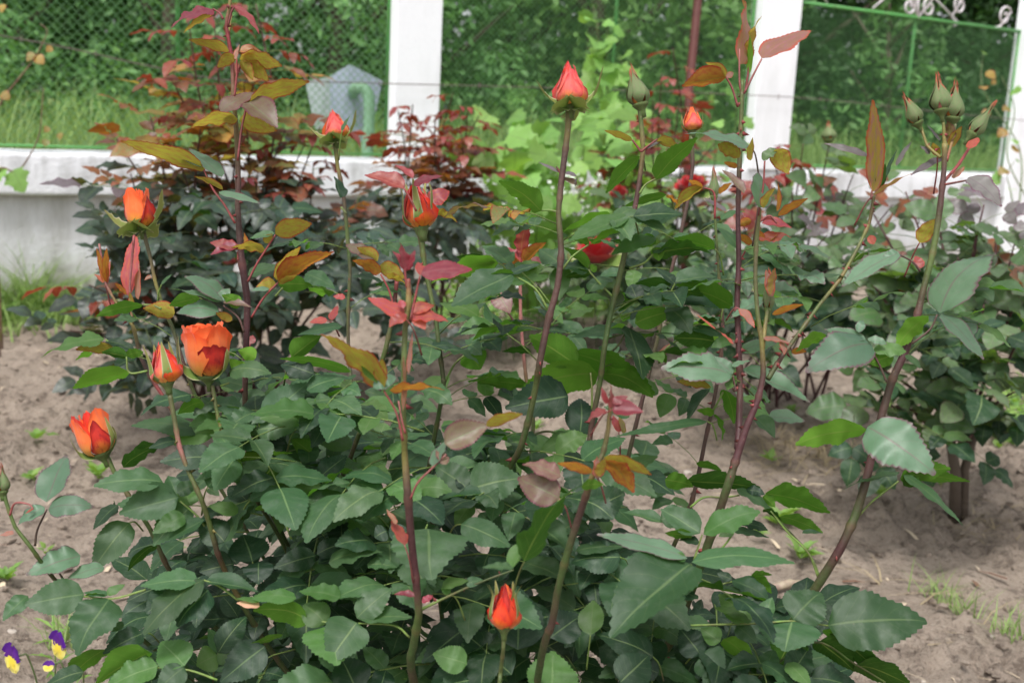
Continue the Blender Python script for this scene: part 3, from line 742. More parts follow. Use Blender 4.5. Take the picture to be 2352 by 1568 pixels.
# ------------------------------------------------------------------ blooms
def petalmat(name, base, midc, edge, blotch, bl=.5, tf=.35):
    k = N(name); uvn = k.n('ShaderNodeTexCoord').outputs['UV']; uv = k.n('ShaderNodeSeparateXYZ', {0: uvn}); u, v = uv.outputs[0], uv.outputs[1]
    nz = k.noise(3.0, 4, uvn, .6); n2 = k.noise(2.0, 3, k.n('ShaderNodeMapping', {'Vector': uvn, 'Scale': (9, 1.0, 1)}).outputs[0])
    vv = k.math('ADD', v, k.math('MULTIPLY', k.math('SUBTRACT', nz, .5), .35))
    c = k.mix(k.ramp(vv, .05, .42), base, midc); c = k.mix(k.ramp(vv, .72, 1.02), c, edge)
    c = k.mix(k.math('MULTIPLY', k.ramp(nz, .50, .70), bl), c, blotch); c = k.mix(k.ramp(n2, .45, .8, 0, .25), c, edge)
    au = k.math('ABSOLUTE', k.math('SUBTRACT', k.math('MULTIPLY', u, 2), 1)); c = k.mix(k.ramp(au, .86, 1, 0, .6), c, edge)
    return k.done(c, .48, .25, k.bump(n2, .35, .0012), trans=c, tfac=tf, **{'Sheen Weight': .25})
PMT = {
 'orange': petalmat('orange_petal', (.90, .50, .07), (.92, .215, .055), (.90, .12, .03), (.90, .30, .10), .55),
 'red': petalmat('red_orange_petal', (.85, .28, .02), (.82, .070, .018), (.70, .022, .012), (.55, .02, .02), .6),
 'scorch': petalmat('dark_red_petal', (.85, .30, .04), (.62, .040, .025), (.26, .008, .012), (.32, .014, .02), .8),
 'coral': petalmat('coral_pink_petal', (.90, .42, .08), (.80, .15, .12), (.66, .055, .065), (.62, .07, .10), .7),
 'deep': petalmat('velvet_red_petal', (.20, .004, .005), (.36, .006, .009), (.46, .010, .012), (.14, .004, .006), .6, .15),
 'pink': petalmat('pink_petal', (.7, .3, .25), (.72, .14, .17), (.7, .1, .14), (.6, .1, .12), .4),
}
ks = N('sepal_green'); us = ks.n('ShaderNodeSeparateXYZ', {0: ks.n('ShaderNodeTexCoord').outputs['UV']})
aus = ks.math('ABSOLUTE', ks.math('SUBTRACT', ks.math('MULTIPLY', us.outputs[0], 2), 1))
cs_ = ks.mix(ks.ramp(aus, .70, .98), ks.mix(ks.ramp(us.outputs[1], .1, .95), (.14, .24, .055), (.28, .26, .08)), (.50, .47, .30))
M_SEPAL = ks.done(cs_, .55, .3, trans=(.2, .3, .05), tfac=.2)
cs2 = ks  # keep
kt2 = N('bud_green'); vt2 = kt2.n('ShaderNodeSeparateXYZ', {0: kt2.n('ShaderNodeTexCoord').outputs['UV']})
c2_ = kt2.mix(kt2.ramp(vt2.outputs[1], .78, 1.0), kt2.mix(kt2.ramp(kt2.noise(60, 4, kt2.obj()), .45, .65), (.100, .190, .060), (.20, .12, .09)), (.45, .08, .05))
M_BUDG = kt2.done(c2_, .55, .3, kt2.bump(kt2.noise(400, 3, kt2.obj()), .4, .001))

def petal(Rf, th0, half, z0, z1, lay, flare, rnd, seed, point=0.0, twist=0.0, roll=0.0, nt=11, na=13, jag=.0, lean=0.0, curl=.12):
    """Rf(t): bud radius along height; returns V,F,UV of one curved petal in bud space"""
    r = random.Random(seed); V = []; F = []; UV = []; ph = r.uniform(0, 6.3); curl *= Rf(.3) * 1.15; roll *= Rf(.3) * 1.3
    for i in range(nt + 1):
        t = i / nt
        for j in range(na + 1):
            a = j / na * 2 - 1; top = 1 - rnd * abs(a) ** 2.2 + (point * (1 - abs(a)) ** 1.6 - point) + jag * (math.sin(ph + a * 9) + .6 * math.sin(ph * 3 + a * 21)) * t
            h = z0 + (z1 - z0) * t * top; tt = min(1, max(0, h))
            wid = half * (.35 + .65 * min(1, t * 2.2) ** .7) * (1 - .28 * max(0, t - .6) / .4 * (1 if point else .4))
            th = th0 + a * wid + twist * t
            rr = Rf(tt) * lay * (1 + .07 * a) + flare * max(0, t - .55) ** 2 * 4 * (1 - .3 * abs(a)) + roll * max(0, t - .82) * 1.2
            hh = h - roll * max(0, t - .88) * 1.5 * (1 - .5 * abs(a))
            rr += .018 * math.sin(ph + a * 4 + t * 3) * t + .016 * math.sin(ph * 2 + a * 11) * t * t + curl * max(0, abs(a) - .55) ** 1.5 * t + curl * .8 * max(0, t - .8) * 1.5
            V.append((rr * math.cos(th) + lean * t * t, rr * math.sin(th), hh)); UV.append((j / na, t))
    n = na + 1
    for i in range(nt):
        for j in range(na): F.append((i * n + j, i * n + j + 1, (i + 1) * n + j + 1, (i + 1) * n + j))
    return V, F, UV
def sepal(th, path, w, seed=0, fr=True, tilt=0.0, te=.8):
    """path: (radius, height) points in bud space; narrow tapering blade with small side tags"""
    r = random.Random(seed); Sx = spline(path, 5); k = len(Sx); V = []; F = []; UV = []
    for i, (rr, h) in enumerate(Sx):
        t = i / (k - 1); ww = w * (t * 3 + .45 if t < .18 else 1) * (1 - t) ** te + .004
        if fr and i % 3 == 2 and .45 < t < .9: ww += w * .30
        for a in (-1, 0, 1):
            ang = th; x = rr * math.cos(ang) - a * ww * math.sin(ang); y = rr * math.sin(ang) + a * ww * math.cos(ang)
            q = .18 * ww * abs(a)
            V.append((x - q * math.cos(ang), y - q * math.sin(ang), h + q * .4 + tilt * a * ww)); UV.append((a * .5 + .5, t))
    for i in range(k - 1):
        for j in range(2): F.append((i * 3 + j, i * 3 + j + 1, (i + 1) * 3 + j + 1, (i + 1) * 3 + j))
    return V, F, UV
def rprof(pts):
    xs = [p[0] for p in pts]; ys = [p[1] for p in pts]
    return lambda t: float(np.interp(t, xs, ys))
def smooth_prof(pts):
    Sx = spline(pts, 8); xs = [p[0] for p in Sx]; ys = [p[1] for p in Sx]
    return lambda t: float(np.interp(t, xs, ys))
def bloom(root, bx, by, tx, ty, z, wpx, kind, name='rose_bloom', seed=0, mats=None, sep='spread', rot=0.0, label=None, lift=0.0, stemw=None):
    """bloom from picture point b (base of the petals) to t (tip); width in picture pixels. Part with petals and sepals as sub-parts"""
    s = z / FPX; b = P(bx, by, z); t = P(tx, ty, z + lift); ax = (t - b).normalized(); H = (t - b).length; Wd = wpx * s / H   # width in units of height
    xa = RGT - ax * RGT.dot(ax); xa.normalize(); ya = ax.cross(xa)
    xa, ya = xa * math.cos(rot) + ya * math.sin(rot), ya * math.cos(rot) - xa * math.sin(rot)
    M = Matrix((xa * H, ya * H, ax * H)).transposed().to_4x4(); M.translation = b
    hw = Wd / 2
    mb = MB(); sw = (stemw or 13) * s / H * .5
    rc = hw * .55 if kind != 'green' else hw * .8
    zz = [(-.30, sw * .9), (-.18, sw * 1.0), (-.12, max(sw * 1.3, rc * .45)), (-.05, rc * .8), (.0, rc), (.03, rc * .85)]
    mb.c = G1
    mb.tube([(0, 0, q[0]) for q in zz], [q[1] for q in zz], 12, cols=[(.12, .20, .05)] * 6)
    rt = obj(name, mb.mesh(name, [M_CANE]), root, M, label=label)
    def put(nm, data, mat):
        V, F, UV = data; obj(nm, newmesh(nm, V, F, [mat], uv=UV), rt, M)
    ms = mats or ['coral'] * 8
    mt = lambda i: PMT[ms[i % len(ms)]]
    R_ = random.Random(seed)
    if kind == 'bud':       # pointed bud, petals wound tightly
        Rf = smooth_prof([(0, hw * .55), (.13, hw * .94), (.27, hw * 1.0), (.48, hw * .78), (.68, hw * .52), (.86, hw * .29), (1, hw * .10)])
        for i in range(4): put('petal', petal(Rf, R_.uniform(0, 6) + i * 2.1, 1.2, 0, 1.0 - .035 * i, .74 + .04 * i, 0, .30, seed + i, .10, 1.1, jag=.015, curl=.05), mt(i + 2))
        for i in range(3): put('petal', petal(Rf, -2.4 + i * 2.0 + R_.uniform(-.3, .3), 1.05, 0, .96 - .06 * i, .93 + .04 * i, .02, .42, seed + 9 + i, .12, .7, jag=.022, curl=.16), mt(i))
        put('petal', petal(Rf, -1.9 + R_.uniform(-.4, .4), .85, 0, .70, 1.08, .03, .40, seed + 15, .15, .35, jag=.030, curl=.20), mt(1))
        put('petal', petal(Rf, -.5 + R_.uniform(-.4, .4), .75, 0, .80, 1.10, .02, .45, seed + 17, .20, -.30, jag=.030, curl=.18), mt(2))
    elif kind == 'half':    # opening bud, blunt top with a scrolled outer petal
        Rf = smooth_prof([(0, hw * .45), (.12, hw * .82), (.33, hw * .95), (.58, hw * .90), (.82, hw * .78), (1, hw * .62)])
        for i in range(6): put('petal', petal(Rf, i * 1.5, 1.2, 0, .97 - .01 * i, .20 + .13 * i, 0, .22, seed + i, .04, .9, jag=.015, curl=.06), mt(i + 3))
        for i in range(3): put('petal', petal(Rf, -2.5 + i * 2.05, 1.15, 0, 1.0 - .04 * i, .90 + .04 * i, .05, .20, seed + 9 + i, .02, .30, roll=.22, jag=.016, curl=.14), mt(i))
        put('petal', petal(Rf, -2.3, .95, 0, .90, 1.0, .05, .22, seed + 18, .02, .20, roll=.16, jag=.02, curl=.14), mt(1))
        put('petal', petal(Rf, -.95, .72, 0, .72, 1.10, .06, .52, seed + 20, .26, .10, jag=.035, curl=.12), PMT['scorch'])
    elif kind == 'open':    # cup-shaped bloom with reflexed rims
        Rf = smooth_prof([(0, hw * .42), (.10, hw * .70), (.32, hw * .92), (.6, hw * .97), (.85, hw * .88), (1, hw * .84)])
        for i in range(8): put('petal', petal(Rf, i * 1.35, 1.15, 0, .90 + .006 * i, .14 + .095 * i, 0, .15, seed + i, 0, .9, jag=.012, curl=.05), mt(i + 1))
        for i in range(4): put('petal', petal(Rf, .5 + i * 1.55, 1.0, 0, .99 - .03 * (i % 2), .88 + .03 * i, .04, .16, seed + 9 + i, .0, .12, roll=.34, jag=.014, curl=.16), mt(i))
        put('petal', petal(Rf, -2.25, 1.0, 0, .88, 1.01, .04, .18, seed + 17, .0, .12, roll=.34, jag=.014, curl=.16), mt(0))
        put('petal', petal(Rf, -.45, .90, 0, .97, 1.0, .05, .22, seed + 19, .03, -.15, roll=.30, jag=.014, curl=.16), mt(0))
        put('petal', petal(Rf, -1.05, .66, 0, .60, 1.10, .03, .16, seed + 20, .0, .0, roll=.10, jag=.035, curl=.14), PMT['scorch'])
    elif kind == 'full':    # wide open many-petalled rose
        for i in range(16):
            q = i / 15; lay = .16 + .84 * q
            Rf = smooth_prof([(0, hw * .2), (.3, hw * .6), (.7, hw * .95), (1, hw * (1.0))])
            put('petal', petal(Rf, i * 2.4, 1.0 - .2 * q, 0, 1.0 - .5 * q ** 2, lay, .10 * q, .3, seed + i, 0, .2, roll=.16 * q, nt=6, na=6), mt(i))
    elif kind == 'green':
        Rf = smooth_prof([(0, hw * .55), (.12, hw * .97), (.25, hw * 1.0), (.42, hw * .72), (.58, hw * .38), (.75, hw * .18), (1, hw * .03)])
        for i in range(2): put('petal', petal(Rf, i * 3.0, 1.5, 0, .55, .80, 0, .3, seed + i, .1, .6, nt=6, na=6, curl=0), mt(i))
        for i in range(5):
            V, F, UV = petal(Rf, i * 1.257 + .3, .74, 0, .96 + R_.uniform(-.12, .06), 1.0 + .03 * (i % 2), 0, .1, seed + 5 + i, .25, .15 + R_.uniform(-.2, .2), na=6, curl=0)
            put('sepal', (V, F, UV), M_BUDG)
    if kind != 'green' and sep:
        rc = hw * .6
        for i in range(5):
            th = i * 1.257 + R_.uniform(-.2, .2) + .35
            if sep in ('cup', 'side'): th = [math.pi + .35, -.4, .9, 2.2, -2.75][i] - rot
            if sep == 'wing':
                th = [math.pi + .4, -.4, -1.25, -2.1, 1.4][i] - rot
                path = [[(rc * .5, -.03), (hw * 1.0, .02), (hw * 1.8, .22), (hw * 2.35, .80 if i == 1 else .52)], [(rc * .5, -.04), (hw * .9, -.03), (hw * 1.6, -.06), (hw * 2.3, -.02 - .08 * (i - 2))]][i > 1]
            elif sep == 'spread': path = [(rc * .5, -.04), (hw * 1.05, .02), (hw * 1.5, .12 + R_.uniform(-.2, .15)), (hw * 1.9, .28 + R_.uniform(-.38, .3))]
            elif sep in ('clasp', 'side'): path = [(rc * .6, -.02), (hw * 1.03, .18), (hw * 1.06, .42), (hw * (.85 + R_.uniform(0, .35)), .72), (hw * (.7 + R_.uniform(0, .7)), .98)]
            elif sep == 'cup': path = [(rc * .6, -.02), (hw * 1.05, .12), (hw * 1.2, .34), (hw * 1.18, .55 + R_.uniform(-.1, .3))]
            else: path = [(rc * .5, -.02), (hw * .9, -.03), (hw * 1.3, -.10), (hw * 1.6, -.2 + R_.uniform(-.1, .2))]
            put('sepal', sepal(th, path, hw * (.42 if sep in ('clasp', 'side') else .85 if sep == 'wing' else .42), seed + i, sep in ('reflex', 'spread', 'wing'), (.7 if i % 2 else -.7) if sep in ('wing', 'cup') else 0, .5 if sep == 'wing' else .7), M_SEPAL)
    return rt
# ================================================================== THE FRONT ROSE BUSH
CROWN = Vector((P(1120, 1500, 1.22).x, P(1120, 1500, 1.22).y, 0)); CROWN.z = hgt(CROWN.x, CROWN.y)
ROSE = empty('rose_bush', CROWN, 'big front rose bush with orange buds on tall canes and a mass of blue-green leaves', 'rose bush')
def cr(dx=0, dy=0): return (CROWN.x + dx, CROWN.y + dy, CROWN.z - .01)
c = cane
c(ROSE, [(528, -60, 1.04, 10, 'r'), (528, 10, 1.04, 12, 'o'), (520, 60, 1.04, 11, 'r'), (533, 140, 1.04, 13, 'r'), (537, 230, 1.04, 14, 'o'), (545, 330, 1.05, 17, 'o'), (547, 420, 1.05, 17, 'b'), (546, 480, 1.05, 18, 'b'), (554, 590, 1.05, 22, 'p'), (568, 690, 1.05, 22, 'p'), (565, 800, 1.05, 19, 'p'), (563, 900, 1.06, 18, 'b'), (566, 1010, 1.07, 17, 'g'), (590, 1110, 1.09, 17, 'G'), (640, 1210, 1.12, 17, 'G')], 26, down=cr(-.06))
c(ROSE, [(575, 125, 1.04, 5, 'r'), (548, 160, 1.04, 7, 'r'), (537, 210, 1.04, 8, 'r')], 0, seed=31)
c(ROSE, [(938, 640, .78, 12, 'r'), (939, 690, .78, 19, 'o'), (930, 760, .78, 17, 'g'), (928, 850, .78, 18, 'g'), (926, 950, .78, 19, 'g'), (930, 1050, .79, 20, 'o'), (936, 1130, .79, 25, 'b'), (945, 1240, .80, 24, 'p'), (956, 1340, .81, 24, 'p'), (962, 1410, .82, 24, 'g'), (950, 1480, .84, 26, 'G'), (945, 1540, .86, 26, 'G')], 4, seed=2, n=12, down=cr(-.02, -.06))
c(ROSE, [(390, 905, .93, 16, 'g'), (402, 970, .93, 15, 'g'), (412, 1025, .93, 16, 'k'), (432, 1080, .93, 14, 'g'), (462, 1145, .93, 16, 'g'), (482, 1205, .94, 17, 'g'), (500, 1270, .95, 17, 'b'), (528, 1335, .97, 17, 'o'), (570, 1410, .99, 18, 'G'), (620, 1490, 1.02, 18, 'G'), (670, 1560, 1.05, 19, 'G')], 3, 'o', seed=3, down=cr(-.07, -.05))
c(ROSE, [(488, 885, 1.0, 13, 'g'), (497, 940, 1.0, 12, 'g'), (512, 1000, 1.0, 12, 'o'), (535, 1050, 1.01, 12, 'g'), (570, 1120, 1.04, 13, 'G'), (640, 1230, 1.10, 13, 'G')], 3, 'o', seed=4, down=cr(-.05))
c(ROSE, [(247, 1050, 1.02, 15, 'g'), (268, 1095, 1.02, 14, 'g'), (300, 1145, 1.02, 14, 'g'), (345, 1215, 1.03, 14, 'G'), (384, 1300, 1.04, 15, 'G'), (450, 1400, 1.06, 15, 'G'), (560, 1500, 1.1, 15, 'G')], 2, seed=5, down=cr(-.09))
c(ROSE, [(329, 532, 1.14, 14, 'g'), (345, 590, 1.14, 11, 'g'), (356, 645, 1.14, 11, 'o'), (373, 700, 1.14, 12, 'g'), (398, 757, 1.14, 12, 'G'), (420, 830, 1.14, 12, 'b'), (450, 912, 1.15, 12, 'G'), (510, 1020, 1.16, 13, 'G'), (620, 1180, 1.18, 13, 'G')], 2, 'o', seed=6, down=cr(-.06, .05))
c(ROSE, [(770, 330, 1.3, 15, 'g'), (775, 380, 1.3, 12, 'o'), (788, 440, 1.3, 12, 'b'), (797, 530, 1.3, 12, 'g'), (804, 620, 1.3, 11, 'G'), (800, 700, 1.3, 11, 'g'), (800, 790, 1.3, 11, 'G'), (810, 900, 1.28, 11, 'G'), (860, 1060, 1.26, 12, 'G')], 5, seed=7, down=cr(-.03, .08))
c(ROSE, [(966, 532, 1.08, 26, 'g'), (970, 570, 1.08, 18, 'g'), (977, 620, 1.08, 15, 'g'), (990, 680, 1.08, 14, 'g'), (1002, 740, 1.08, 14, 'G'), (1010, 810, 1.08, 14, 'G'), (1019, 880, 1.08, 15, 'G'), (1008, 950, 1.09, 14, 'G'), (993, 1030, 1.1, 15, 'G'), (985, 1120, 1.12, 15, 'G')], 4, seed=8, down=cr(-.02, .03))
c(ROSE, [(912, 640, 1.07, 13, 'r'), (903, 720, 1.07, 14, 'b'), (886, 800, 1.07, 15, 'g'), (862, 880, 1.08, 15, 'G'), (838, 960, 1.09, 15, 'G'), (805, 1050, 1.11, 15, 'G'), (790, 1110, 1.12, 15, 'G')], 4, seed=9, down=cr(-.04, .02))
c(ROSE, [(1308, 250, .97, 22, 'g'), (1304, 300, .97, 19, 'o'), (1298, 350, .97, 19, 'b'), (1289, 420, .97, 19, 'b'), (1283, 490, .97, 17, 'g'), (1289, 580, .97, 19, 'b'), (1280, 660, .97, 20, 'b'), (1258, 740, .97, 21, 'b'), (1240, 830, .97, 21, 'b'), (1232, 880, .98, 19, 'g'), (1215, 960, .99, 20, 'G'), (1195, 1030, 1.0, 21, 'G'), (1160, 1120, 1.03, 22, 'G')], 5, seed=10, n=12, down=cr(.01, -.03))
c(ROSE, [(1471, 242, 1.02, 22, 'g'), (1472, 275, 1.02, 15, 'g'), (1477, 345, 1.02, 15, 'o'), (1468, 420, 1.02, 16, 'b'), (1456, 490, 1.02, 16, 'b'), (1440, 560, 1.02, 17, 'g'), (1422, 640, 1.02, 18, 'g'), (1402, 720, 1.02, 18, 'G'), (1388, 800, 1.02, 17, 'G'), (1378, 880, 1.03, 16, 'G'), (1358, 980, 1.04, 17, 'b'), (1345, 1080, 1.05, 18, 'G')], 6, seed=11, n=12, down=cr(.04))
c(ROSE, [(1588, 312, 1.22, 16, 'g'), (1591, 380, 1.22, 12, 'b'), (1580, 460, 1.22, 12, 'b'), (1563, 540, 1.22, 12, 'b'), (1545, 610, 1.22, 12, 'b'), (1525, 690, 1.22, 13, 'b'), (1510, 780, 1.22, 13, 'G'), (1485, 880, 1.22, 13, 'b'), (1462, 970, 1.22, 14, 'b'), (1435, 1080, 1.22, 14, 'G'), (1400, 1180, 1.22, 14, 'G')], 8, seed=12, down=cr(.06, .06))
c(ROSE, [(1705, 185, .99, 12, 'g'), (1703, 260, .99, 14, 'g'), (1700, 330, .99, 14, 'g'), (1697, 420, .99, 16, 'b'), (1695, 500, .99, 15, 'p'), (1697, 600, .99, 17, 'p'), (1693, 700, .99, 18, 'p'), (1697, 800, .99, 19, 'p'), (1700, 890, .99, 20, 'b'), (1697, 980, .98, 21, 'p'), (1694, 1030, .97, 22, 'p')], 46, seed=13, n=10)
c(ROSE, [(1744, 480, .96, 15, 'o'), (1737, 560, .96, 14, 'g'), (1735, 640, .96, 13, 'g'), (1740, 720, .96, 14, 'g'), (1750, 790, .96, 15, 'o'), (1753, 860, .96, 18, 'b'), (1740, 920, .96, 20, 'p'), (1715, 980, .96, 22, 'p'), (1692, 1050, .96, 25, 'p'), (1673, 1110, .96, 27, 'G'), (1650, 1180, .97, 27, 'b'), (1622, 1262, .98, 28, 'G'), (1590, 1350, 1.0, 28, 'G'), (1550, 1450, 1.03, 28, 'G')], 14, seed=14, n=12, down=cr(.09, -.03))
c(ROSE, [(2008, 445, 1.02, 10, 'g'), (1997, 510, 1.02, 11, 'o'), (1970, 570, 1.01, 11, 'g'), (1930, 640, 1.0, 12, 'o'), (1882, 700, .99, 12, 'g'), (1833, 768, .98, 13, 'g'), (1795, 820, .97, 15, 'b'), (1764, 870, .96, 16, 'G')], 34, seed=15, n=10)
c(ROSE, [(2170, 330, .97, 18, 'o'), (2168, 390, .97, 16, 'b'), (2160, 470, .97, 19, 'b'), (2150, 540, .97, 19, 'g'), (2138, 600, .97, 20, 'g'), (2122, 660, .97, 20, 'G'), (2105, 730, .97, 22, 'b'), (2078, 810, .97, 24, 'p'), (2050, 870, .97, 24, 'b'), (2026, 950, .97, 25, 'b'), (2008, 1020, .97, 25, 'p'), (1990, 1100, .97, 26, 'b'), (1966, 1180, .97, 27, 'G'), (1930, 1260, .97, 28, 'p'), (1880, 1340, .98, 29, 'G'), (1820, 1430, 1.0, 29, 'G')], 7, seed=16, n=12, down=cr(.14, -.04))
c(ROSE, [(1402, 930, .76, 13, 'o'), (1397, 985, .76, 15, 'o'), (1385, 1040, .76, 16, 'g'), (1362, 1090, .76, 18, 'o'), (1345, 1140, .77, 22, 'b'), (1325, 1200, .78, 23, 'b'), (1300, 1280, .79, 23, 'G'), (1280, 1360, .80, 22, 'G'), (1268, 1430, .81, 23, 'b'), (1245, 1500, .83, 24, 'G')], 4, seed=17, n=12, down=cr(.03, -.07))
c(ROSE, [(1158, 1445, .78, 18, 'f'), (1156, 1490, .78, 12, 'g'), (1150, 1540, .79, 13, 'g'), (1144, 1600, .80, 14, 'G')], 1, seed=18, down=cr(.0, -.08))
c(ROSE, [(1197, 575, 1.24, 7, 'r'), (1195, 650, 1.24, 11, 'k'), (1196, 730, 1.24, 10, 'k'), (1203, 820, 1.24, 11, 'k'), (1210, 880, 1.24, 11, 'o'), (1225, 980, 1.25, 12, 'G')], 2, seed=19, down=cr(.02, .09))
c(ROSE, [(1640, 460, 1.14, 8, 'g'), (1645, 540, 1.14, 8, 'g'), (1652, 640, 1.14, 9, 'g'), (1660, 740, 1.14, 12, 'b'), (1655, 830, 1.14, 12, 'b'), (1640, 920, 1.14, 12, 'b'), (1618, 1020, 1.14, 13, 'b'), (1600, 1110, 1.14, 14, 'b'), (1580, 1180, 1.14, 14, 'b'), (1540, 1270, 1.15, 14, 'G')], 16, seed=20, down=cr(.09, .05))
c(ROSE, [(7, 1120, .93, 14, 'G'), (15, 1155, .93, 12, 'g'), (35, 1210, .93, 12, 'g'), (70, 1255, .93, 13, 'g'), (98, 1295, .94, 13, 'G'), (130, 1335, .95, 13, 'G'), (190, 1385, .98, 13, 'G'), (330, 1470, 1.05, 14, 'G')], 2, 'o', seed=21, down=cr(-.12))
c(ROSE, [(228, 560, 1.2, 7, 'k'), (243, 650, 1.2, 8, 'k'), (270, 700, 1.2, 9, 'o'), (305, 748, 1.2, 11, 'o'), (322, 815, 1.2, 13, 'b'), (345, 865, 1.2, 13, 'b'), (368, 900, 1.2, 12, 'r'), (430, 1000, 1.2, 12, 'G')], 3, seed=22, down=cr(-.08, .06))
c(ROSE, [(308, 540, 1.2, 9, 'r'), (298, 660, 1.2, 7, 'k'), (305, 748, 1.2, 8, 'o')], 0, seed=23)
# long side shoot low in the middle, and the right-hand base shoots
c(ROSE, [(965, 1400, .83, 12, 'l'), (1010, 1378, .83, 9, 'l'), (1070, 1350, .84, 8, 'G'), (1130, 1326, .84, 7, 'G'), (1180, 1308, .84, 6, 'G')], 4, seed=24)
c(ROSE, [(1880, 1320, .98, 8, 'l'), (1870, 1290, .98, 6, 'g'), (1850, 1260, .99, 6, 'G'), (1800, 1205, 1.0, 5, 'G'), (1760, 1170, 1.0, 5, 'G')], 1, seed=25)
# flower-head branches on the right cane
c(ROSE, [(2110, 272, .99, 7, 'f'), (2118, 300, .99, 9, 'o'), (2130, 335, .98, 9, 'o'), (2160, 362, .97, 10, 'o')], 2, seed=26)
c(ROSE, [(2164, 255, .97, 9, 'f'), (2168, 300, .97, 11, 'o'), (2170, 350, .97, 15, 'o')], 3, seed=27)
c(ROSE, [(2195, 285, .98, 8, 'f'), (2188, 320, .98, 9, 'o'), (2174, 370, .97, 10, 'r')], 2, seed=28)
c(ROSE, [(2238, 305, 1.0, 8, 'o'), (2226, 340, 1.0, 9, 'r'), (2200, 380, .98, 10, 'r'), (2166, 420, .97, 10, 'r')], 3, seed=29)

# ------------------------------------------------------------------ blooms and buds
B = bloom
B(ROSE, 325, 522, 310, 430, 1.14, 64, 'half', seed=1, mats=['orange', 'orange', 'coral', 'orange', 'red'], sep='wing', rot=.3, label='half-open orange rose bud with a darker red inner petal')
B(ROSE, 478, 862, 466, 738, 1.0, 98, 'open', seed=2, mats=['orange'], sep='cup', rot=0, label='opening orange rose with one scorched dark red outer petal', lift=-.006)
B(ROSE, 235, 1042, 192, 942, 1.02, 84, 'half', seed=3, mats=['red', 'orange', 'red', 'orange'], sep='cup', rot=-.2, label='half-open red-orange rose at the far left, over the soil')
B(ROSE, 384, 878, 366, 785, .93, 66, 'bud', seed=4, mats=['coral', 'red', 'coral', 'orange'], sep='clasp', rot=.9, name='rose_bud', stemw=16, label='plump coral bud clasped by green sepals, left of the open orange rose')
B(ROSE, 772, 320, 762, 250, 1.3, 54, 'bud', seed=5, mats=['coral', 'coral', 'orange'], sep='wing', rot=.2, name='rose_bud', label='pointed pink and yellow bud below the grey hood')
B(ROSE, 967, 522, 950, 412, 1.08, 70, 'bud', seed=6, mats=['scorch', 'red', 'coral', 'orange'], sep='clasp', rot=.5, name='rose_bud', stemw=22, label='striped dark red and orange bud with wine red leaves above it')
B(ROSE, 1310, 243, 1306, 138, .97, 72, 'bud', seed=7, mats=['coral', 'coral', 'coral', 'red'], sep='wing', rot=.0, name='rose_bud', stemw=18, label='tall coral bud with widely spread sepals at the top of the centre cane')
B(ROSE, 1471, 240, 1446, 140, 1.02, 50, 'green', seed=8, mats=['coral'], name='rose_bud', stemw=15, rot=.5, label='closed green bud just right of the tall coral bud')
B(ROSE, 1590, 300, 1587, 243, 1.22, 44, 'bud', seed=9, mats=['orange', 'coral', 'orange'], sep='cup', rot=.4, name='rose_bud', stemw=14, label='small orange bud in front of the brown pole')
B(ROSE, 1158, 1440, 1160, 1336, .78, 66, 'bud', seed=10, mats=['scorch', 'red', 'red', 'orange'], sep='side', rot=.0, name='rose_bud', stemw=14, label='egg-shaped red bud low in the middle of the leaves')
B(ROSE, 6, 1128, 2, 1055, .93, 34, 'green', seed=11, mats=['red'], name='rose_bud', stemw=12)
B(ROSE, 2107, 282, 2070, 205, .99, 38, 'green', seed=12, mats=['coral'], name='rose_bud', stemw=8)
B(ROSE, 2162, 253, 2152, 160, .97, 46, 'green', seed=13, mats=['pink'], name='rose_bud', stemw=10, rot=.8)
B(ROSE, 2188, 272, 2196, 172, .985, 46, 'green', seed=14, mats=['coral'], name='rose_bud', stemw=9, rot=.3)
B(ROSE, 2232, 308, 2290, 230, 1.0, 36, 'green', seed=15, mats=['coral'], name='rose_bud', stemw=8)
B(ROSE, 1640, 452, 1640, 372, 1.14, 22, 'green', seed=16, mats=['coral'], name='rose_bud', stemw=8)
B(ROSE, 1764, 710, 1768, 610, .98, 26, 'green', seed=17, mats=['coral'], name='rose_bud', stemw=10)
c(ROSE, [(1764, 705, .98, 11, 'f'), (1757, 750, .97, 13, 'o'), (1752, 800, .96, 14, 'o')], 0, seed=30)

# ------------------------------------------------------------------ leaves told apart in the photo, tile by tile
A_, B_, C_, D_, E_, F_, G_, H_, I_ = [TL[k] for k in 'ABCDEFGHI']
def L(t, z, pet, *its, **k): leaf(ROSE, z, pet, its, t, **k)
L(A_, 1.02, [(1500, 130), (1475, 90), (1430, 60)], (1440, 70, 1150, 190, 100, 'T', 'r'), (1430, 85, 1235, 225, 60, 'U', 'y'))
L(A_, 1.03, [(1530, 180), (1560, 70), (1590, 40)], (1590, 40, 1740, 230, 60, 'T', 'r'))
L(A_, 1.05, None, (1540, 210, 1550, -20, 40, 'T', 'y'))
L(A_, 1.03, [(1575, 660), (1590, 500), (1590, 400)], (1540, 345, 1265, 270, 70, 'U', 'y'), (1570, 370, 1460, 460, 90, 'U', 'y'), (1610, 400, 1895, 447, 95, 'U', 'y'), (1615, 410, 1700, 540, 75, 'U', 'y'), (1640, 420, 1805, 548, 90, 'U', 'y'), (1610, 345, 1760, 350, 55, 'T', 'o'), (1590, 400, 1610, 300, 30, 'T', 'k'))
L(A_, 1.02, [(1597, 1080), (1622, 870), (1660, 700)], (1680, 690, 2080, 550, 100, 'U', 'y'), (1480, 755, 1715, 625, 100, 'T', 'b'), (1670, 690, 1865, 860, 175, 'T', 'b'), (1595, 800, 1283, 862, 115, 'U', 'y'), (1610, 800, 1860, 880, 150, 'U', 'y'))
